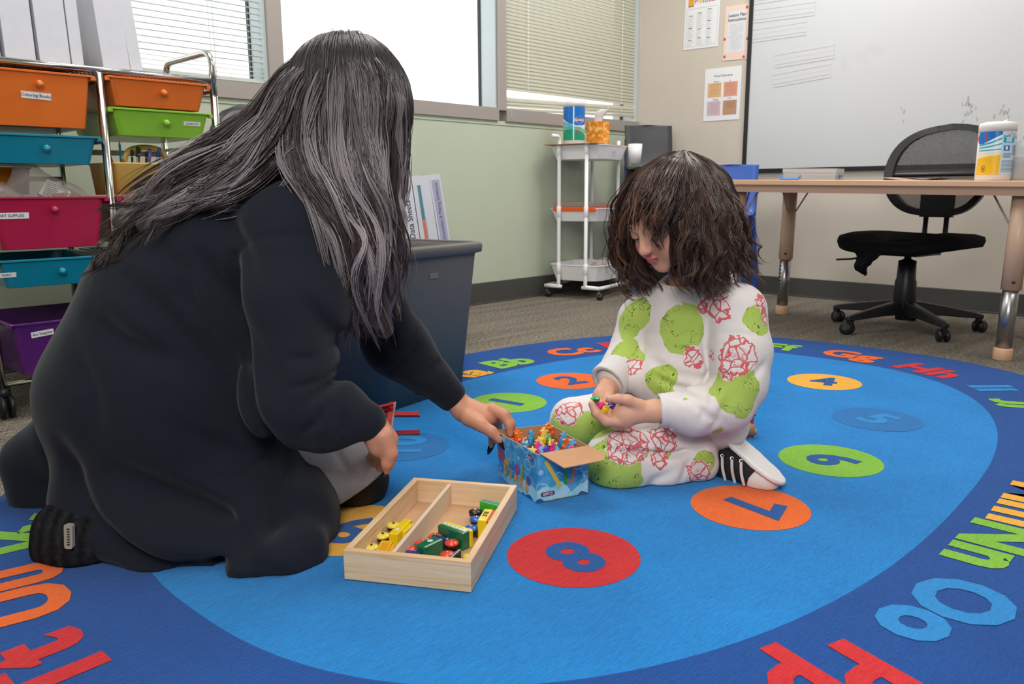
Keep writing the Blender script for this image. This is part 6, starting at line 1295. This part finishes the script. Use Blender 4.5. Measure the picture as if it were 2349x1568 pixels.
s = SDF((.12, 1.42, .04), (.68, 2.0, .5), .004)
s.chain(P3((1585, 690, 1.70), (1590, 760, 1.70), (1585, 850, 1.70), (1590, 935, 1.70)), [.07, .088, .1, .105], .04); s.chain(P3((1480, 730, 1.75), (1580, 690, 1.71), (1685, 715, 1.65)), [.05, .06, .058], .03)
s.chain(P3((1600, 950, 1.68), (1640, 960, 1.66), (1655, 975, 1.63)), [.09, .07, .04], .03)
s.chain(P3((1540, 870, 1.66), (1480, 870, 1.68)), [.06, .04], .03)
s.chain(P3((1690, 715, 1.63), (1700, 800, 1.60), (1690, 880, 1.58), (1665, 920, 1.565)), [.062, .062, .062, .056], .014); s.chain(P3((1665, 922, 1.565), (1590, 940, 1.55), (1548, 938, 1.552)), [.055, .048, .036], .014)
s.chain(P3((1470, 735, 1.76), (1450, 800, 1.75), (1430, 840, 1.72), (1412, 862, 1.69)), [.05, .047, .045, .04], .014)
for L, a, w in (([(1640, 740), (1630, 800), (1640, 870), (1620, 910)], .012, .008), ([(1560, 870), (1620, 880), (1660, 860)], .006, .01), ([(1490, 800), (1500, 840), (1560, 870)], .008, .01), ([(1450, 760), (1480, 800), (1475, 850)], .01, .007), ([(1660, 900), (1640, 935), (1650, 970)], .007, .008), ([(1600, 930), (1630, 950), (1620, 970)], .006, .007),
                ([(1700, 870), (1730, 850), (1750, 830)], .006, .008), ([(1520, 880), (1560, 900), (1600, 905)], .01, .008), ([(1660, 770), (1700, 765), (1750, 770)], .0025, .004), ([(1420, 840), (1450, 830), (1470, 845)], .007, .006), ([(1590, 955), (1600, 930), (1580, 910)], .005, .006)): s.groove([W3(x, y, 1.55) for x, y in L], a, w, 1.66)
f_ = wfold(31, 7, 20, 50); s.disp(lambda X, Y, Z: .0026*f_(X, Y, Z)); s.ball(W3(1575, 640, 1.69), .045, .012, True)
V, F = s.mesh(2); np_mesh('sweatshirt', V, F, ms_, cp, CO_)
q = SDF((.2, 1.42, .05), (.6, 1.8, .3), .0032); q.chain(P3((1552, 938, 1.552), (1512, 941, 1.552)), [.036, .034], .01); a, b = W3(1512, 941, 1.552), W3(1552, 938, 1.552); q.cone(a-(b-a)*.6, b, .027, .027, .004, True); q.plane(a, a-b)
V, F = q.mesh(1); np_mesh('sleeve_cuff', V, F, mcuff, cp, CO_)
q = SDF((.1, 1.55, .05), (.35, 1.8, .3), .0032)
a, b = W3(1398, 874, 1.675), W3(1420, 850, 1.70); q.chain([b, a], [.041, .043], .01); q.cone(a-(b-a)*.8, a+(b-a)*.6, .037, .03, .004, True); q.plane(a-(b-a)*.15, a-b)
V, F = q.mesh(1); np_mesh('sleeve_cuff', V, F, mcuff, cp, CO_)
m = MB(); m.tube([tuple(Vector(p)-Vector(CO_)) for p in catmull([tuple(w_) for w_ in P3((1534, 955, 1.53), (1540, 970, 1.535), (1543, 985, 1.545))], 4)], [.006]*9, 8); m.build('drawstring', mcuff, cp)
h_ = SDF((.08, 1.42, .05), (.62, 1.95, .66), .0026); hp2 = head(h_, HC2, CB_, cs)
h_.chain([hp2(0, -.02, -.05), W3(1580, 650, 1.69), W3(1585, 700, 1.70)], [.038, .036, .05], .02); h_.chain(P3((1590, 740, 1.70), (1590, 900, 1.70)), [.07, .07], .03)
h_.chain(P3((1690, 730, 1.63), (1670, 910, 1.575), (1560, 938, 1.555), (1505, 942, 1.552)), [.035, .028, .023, .021], .015); h_.chain(P3((1475, 745, 1.75), (1435, 840, 1.72), (1398, 882, 1.67)), [.03, .025, .021], .015)
h_.cone(W3(1500, 942, 1.552), W3(1432, 948, 1.558), .021, .025, .014, sq=((0, -1, .3), .85)); h_.cone(W3(1432, 958, 1.562), W3(1415, 960, 1.57), .021, .019, .012)
NF = [[(1420, 967, 1.548), (1390, 966, 1.545), (1368, 948, 1.545), (1357, 925, 1.55)], [(1418, 960, 1.562), (1386, 958, 1.562), (1366, 942, 1.562), (1357, 928, 1.564)], [(1416, 952, 1.577), (1386, 952, 1.58), (1368, 938, 1.58), (1360, 926, 1.58)], [(1416, 945, 1.59), (1390, 944, 1.595), (1374, 935, 1.597), (1368, 926, 1.597)]]
for g in NF: h_.chain(P3(*g), [.0105, .0095, .0086, .0065], .004)
h_.chain(P3((1468, 930, 1.55), (1440, 917, 1.545), (1418, 914, 1.545), (1397, 914, 1.548)), [.0135, .0105, .0092, .007], .006)
h_.cone(W3(1398, 884, 1.665), W3(1384, 910, 1.628), .021, .024, .012, sq=((0.2, -1, .3), .8))
for g in ([(1372, 915, 1.625), (1364, 930, 1.605), (1366, 948, 1.595), (1376, 956, 1.59)], [(1380, 920, 1.62), (1374, 938, 1.603), (1378, 955, 1.592), (1388, 962, 1.588)], [(1388, 922, 1.618), (1386, 940, 1.604), (1392, 958, 1.594), (1402, 964, 1.59)], [(1396, 920, 1.615), (1397, 938, 1.605), (1404, 952, 1.598), (1412, 958, 1.594)]): h_.chain(P3(*g), [.0105, .0092, .0082, .0065], .004)
h_.chain(P3((1398, 897, 1.63), (1397, 912, 1.612), (1390, 922, 1.60)), [.0115, .009, .007], .005)
V, F = h_.mesh(1); sk = np.array(lin('#dba68c')[:3]); col = np.tile(sk, (len(V), 1))
loc = (V-HC2)/cs; lr, lf, lu = loc@CB_[0], loc@CB_[1], loc@CB_[2]; near = lf > .06
lip = near & (np.abs(lr) < .0175) & (((lu+.0505)/(.0085*(1-.5*(lr/.0175)**2)))**2 < 1); col[lip] = np.array(lin('#bf6668')[:3])
blush = np.exp(-(((np.abs(lr)-.034)/.016)**2+((lu+.026)/.018)**2))*near; col = col*(1-.18*blush[:, None]*np.array([0, 1, .8]))
nt = np.exp(-((lr/.012)**2+((lu+.026)/.012)**2))*near; col = col*(1-.12*nt[:, None]*np.array([0, 1, .8]))
np_mesh('body', V, F, m_skin, cp, CO_, col=col)
del s, h_, q
for x in (-1, 1):                         # lash lines and brows
    m = MB(); m.tube([tuple(Vector(hp2(x*(.029+.0155*u), .0805-.0055*u*u-.001*x*u, .0015-.005*(1-u*u)*.8-.0015))-Vector(CO_)) for u in np.linspace(-1, 1, 9)], [.0004, .0008, .0011, .0013, .0014, .0013, .0012, .0009, .0004], 6); m.build('eyelashes', mat('lash_dark', '#1c1210', .6), cp)
    m = MB(); m.tube([tuple(Vector(hp2(x*(.028+.017*u), .0795-.0065*u*u, .021+.004*(1-u*u)))-Vector(CO_)) for u in np.linspace(-1, 1, 9)], [.0006, .0013, .0017, .0019, .0019, .0017, .0014, .001, .0005], 6); m.build('eyebrow', mat('brow_dark', '#2b1a14', .8), cp)
# sneaker
heel, toe = np.array(W3(1655, 1022, 1.655)), np.array(W3(1737, 1100, 1.555)); A_ = toe-heel; AL = np.linalg.norm(A_); A_ /= AL
So = np.array(W3(1700, 1000, 1.6))-np.array(W3(1690, 1060, 1.6)); So = So/np.linalg.norm(So)+np.array([0, .42, 0]); So -= A_*(So@A_); So /= np.linalg.norm(So); Sd = np.cross(A_, So); Sd *= -np.sign(Sd[1]) 
def sp_(a, s, d=0): return heel+A_*a+So*s+Sd*d
def shoe(kind):
    z = SDF((.4, 1.42, 0), (.72, 1.8, .3), .0028)
    if kind == 'upper':
        z.chain([sp_(.0, 0), sp_(.07, 0), sp_(.115, .012), sp_(.14, .016)], [.038, .038, .037, .031], .015); z.chain([sp_(.005, -.03), sp_(.06, -.034)], [.036, .034], .015); z.plane(sp_(0, .027), So); z.plane(sp_(.124, 0), A_)
    elif kind == 'toe_cap':
        z.chain([sp_(.095, .004), sp_(.122, .008), sp_(.138, .014)], [.038, .034, .025], .01); z.plane(sp_(0, .028), So); z.plane(sp_(.1225, 0), -A_)
    else:
        z.chain([sp_(-.005, .03), sp_(.06, .03), sp_(.115, .028), sp_(.14, .028)], [.04, .0385, .037, .03], .012, sq=(So, .55)); z.plane(sp_(0, .0245), -So); z.plane(sp_(0, .034), So)
    z.floor(RT+.0006); return z.mesh(1)
for nm, mt in (('upper', mat('sneaker_canvas_black', '#1a1b20', .7, bump=(900, .3))), ('toe_cap', mat('sneaker_rubber_white', '#e2dedd', .45)), ('sole', mat('sneaker_rubber_white', '#e2dedd', .45))):
    V, F = shoe(nm)
    if nm == 'upper': UPV = V; sho = np_mesh('sneaker', V, F, mt, cp, CO_)
    else: np_mesh(nm, V, F, mt, sho, (0, 0, 0))
m = MB(); m.tube([tuple(sp_(a, .0165, .0375 if a < .1 else .033-(a-.1)*.3)) for a in np.linspace(-.01, .135, 12)], .0012, 5); m.build('black_stripe', m_black, sho)
def on_surface(V, px, py, off):
    """the visible surface point of a mesh there, lifted a little"""
    d = V-CAMP; z = d@_fw; a, b = CX+FPX*(d@_rt)/z, CY-FPX*(d@_up)/z; q = np.hypot(a-px, b-py); k = np.argmin(np.where(q < max(5, q.min()+3), z, 99)); v = d[k]/np.linalg.norm(d[k]); t = W3(px, py, V[k][1]); return np.array([t[0], V[k][1], t[2]])-v*off
for x, y in ((1657, 1048), (1679, 1054), (1700, 1060)):
    r0 = [on_surface(UPV, x+k[0], y+k[1], .0022) for k in ((0, 0), (0, 14), (1, 28), (4, 42), (7, 54))]; m = MB(); m.tube([tuple(p) for p in catmull([tuple(w_) for w_ in r0], 4)], .0033, 6, flat=.6); m.build('lace', mat('lace_white', '#cfc8c6', .8), sho)
    p = on_surface(UPV, x, y-3, .0035); vw = Vector(CAMP)-Vector(p); m = MB(); Mx = Matrix.Translation(Vector(p)) @ vw.to_track_quat('Z', 'Y').to_matrix().to_4x4(); m.lathe([(.0022, 0), (.0046, 0), (.0044, .0012), (.0024, .0014), (.0022, 0)], 14, 0, True, Mx, False, False); m.lathe([(0, .0002), (.0024, .0002)], 10, 1, False, Mx, False, False); m.build('eyelet', [m_chrome, m_black], sho)
# curly hair
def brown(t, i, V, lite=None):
    a, b, c = [np.array(lin(q)[:3]) for q in ('#1f1411', '#5a4038', '#94694a')]; j = i[:, None]; s_ = np.clip(t, 0, 1)[:, None]; side = np.clip((W3(1500, 500, 1.7)[0]-V[:, 0])/.05, 0, 1)[:, None]  # side: lighter brown on the left, backlight painted into the hair colour
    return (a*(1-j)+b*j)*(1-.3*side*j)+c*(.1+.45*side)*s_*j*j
KN = [P3((1530, 354, 1.70), (1495, 385, 1.74), (1455, 430, 1.77), (1430, 490, 1.78), (1425, 560, 1.78), (1440, 620, 1.77), (1465, 675, 1.76)),
      P3((1540, 352, 1.68), (1495, 385, 1.70), (1455, 430, 1.72), (1435, 495, 1.73), (1435, 570, 1.73), (1455, 630, 1.72), (1480, 682, 1.71)),
      P3((1548, 351, 1.67), (1505, 385, 1.66), (1465, 425, 1.67), (1445, 475, 1.685), (1445, 545, 1.70), (1463, 600, 1.705), (1490, 650, 1.70), (1505, 685, 1.69))]
KB = [P3((1552, 349, 1.67), (1505, 385, 1.635), (1465, 430, 1.62), (1447, 480, 1.612), (1440, 530, 1.612), (1446, 548, 1.61)), P3((1557, 349, 1.66), (1520, 385, 1.61), (1490, 430, 1.585), (1475, 480, 1.572), (1466, 522, 1.572), (1476, 536, 1.57)), P3((1562, 349, 1.66), (1540, 390, 1.60), (1520, 440, 1.565), (1505, 490, 1.552), (1498, 530, 1.55), (1508, 545, 1.548)), P3((1566, 349, 1.66), (1558, 395, 1.59), (1548, 445, 1.555), (1530, 490, 1.54), (1515, 548, 1.54), (1530, 585, 1.54))]
KR = [P3((1568, 351, 1.66), (1570, 400, 1.60), (1572, 460, 1.56), (1570, 520, 1.545), (1570, 580, 1.54), (1562, 630, 1.54), (1580, 672, 1.55)),
      P3((1572, 351, 1.66), (1590, 400, 1.595), (1600, 470, 1.56), (1602, 540, 1.545), (1602, 610, 1.545), (1602, 655, 1.55), (1625, 688, 1.56)),
      P3((1576, 352, 1.665), (1612, 400, 1.60), (1632, 470, 1.575), (1640, 540, 1.56), (1645, 610, 1.56), (1652, 655, 1.565), (1660, 680, 1.57)),
      P3((1580, 352, 1.67), (1628, 400, 1.63), (1655, 465, 1.61), (1670, 540, 1.60), (1685, 600, 1.595), (1702, 650, 1.60)),
      P3((1582, 353, 1.68), (1635, 395, 1.67), (1668, 460, 1.66), (1685, 530, 1.655), (1705, 590, 1.65), (1732, 645, 1.65)),
      P3((1582, 353, 1.69), (1635, 395, 1.72), (1662, 460, 1.73), (1678, 530, 1.73), (1698, 590, 1.72), (1722, 635, 1.71))]
KF = [P3((1570, 350, 1.70), (1630, 390, 1.77), (1650, 470, 1.79), (1655, 560, 1.78), (1660, 640, 1.76)), P3((1560, 350, 1.70), (1570, 390, 1.79), (1570, 480, 1.82), (1570, 580, 1.81), (1575, 650, 1.79)), P3((1545, 350, 1.70), (1500, 400, 1.80), (1480, 480, 1.83), (1480, 580, 1.82), (1500, 660, 1.79))]
hs = SDF((.1, 1.45, .25), (.62, 1.95, .68), .0045); R_, F__, U_ = CB_
hs.ell(hp2(0, -.022, .034), [.071, .081, .077], np.array([R_, F__, U_]), .015); CCOL = (hp2(0, -.02, .034), np.array([R_, F__, U_]), np.array([.081, .09, .0865]))
for Gx, r0 in ((KN, .016), (KR, .02), (KF, .02)):
    for g in Gx: q = [p+np.array([0, .024 if Gx is KR else .006, 0])+(HC2-p)*(.12 if 0 < i < 4 else .03) for i, p in enumerate(g)]; hs.chain(q[1:-1], [.006, r0*.8]+[r0]*(len(q)-5)+[r0*.7], .02)
for g in KB: hs.chain([p+(HC2-p)*.12 for p in g[1:3]], [.012, .008], .015)
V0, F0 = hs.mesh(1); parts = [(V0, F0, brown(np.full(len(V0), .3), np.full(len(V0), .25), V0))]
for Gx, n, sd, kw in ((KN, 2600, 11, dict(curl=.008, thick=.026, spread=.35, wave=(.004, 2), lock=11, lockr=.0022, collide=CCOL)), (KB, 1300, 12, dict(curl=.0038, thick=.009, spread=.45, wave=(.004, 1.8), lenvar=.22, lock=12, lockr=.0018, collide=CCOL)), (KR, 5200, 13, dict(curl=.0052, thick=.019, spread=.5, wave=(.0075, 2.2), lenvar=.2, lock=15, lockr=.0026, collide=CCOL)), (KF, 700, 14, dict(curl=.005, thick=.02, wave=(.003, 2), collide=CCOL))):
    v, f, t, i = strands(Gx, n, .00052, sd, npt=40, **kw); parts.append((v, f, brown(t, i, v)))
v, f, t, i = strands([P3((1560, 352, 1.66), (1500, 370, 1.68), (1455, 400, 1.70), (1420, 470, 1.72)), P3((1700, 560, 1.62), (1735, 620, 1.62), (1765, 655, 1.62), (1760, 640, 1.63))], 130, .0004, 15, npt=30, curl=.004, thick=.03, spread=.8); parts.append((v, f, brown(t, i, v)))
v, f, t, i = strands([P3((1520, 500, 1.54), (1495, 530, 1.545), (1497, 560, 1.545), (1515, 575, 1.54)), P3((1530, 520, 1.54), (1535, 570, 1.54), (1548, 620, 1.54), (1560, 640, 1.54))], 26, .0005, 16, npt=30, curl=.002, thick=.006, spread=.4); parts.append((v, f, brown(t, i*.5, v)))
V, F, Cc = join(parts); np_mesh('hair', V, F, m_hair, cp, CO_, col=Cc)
for nm, px, py, Y, rx, ry, l_ in (('green', 1367, 915, 1.572, 70, -15, 'green round topper in the cupped hands, highest of the four'), ('pink', 1380, 929, 1.565, 40, 50, 'pink topper in the cupped hands between green and yellow'), ('yellow', 1389, 938, 1.558, 30, 20, 'yellow star topper lowest in the cupped hands'), ('violet', 1405, 930, 1.562, 60, -30, 'violet topper rightmost in the cupped hands')):
    topper(nm, Matrix.Translation(W3(px, py, Y)) @ RX(rx) @ RY(ry) @ T(0, 0, -.009), l_, 'toppers held by the child', 1.15)
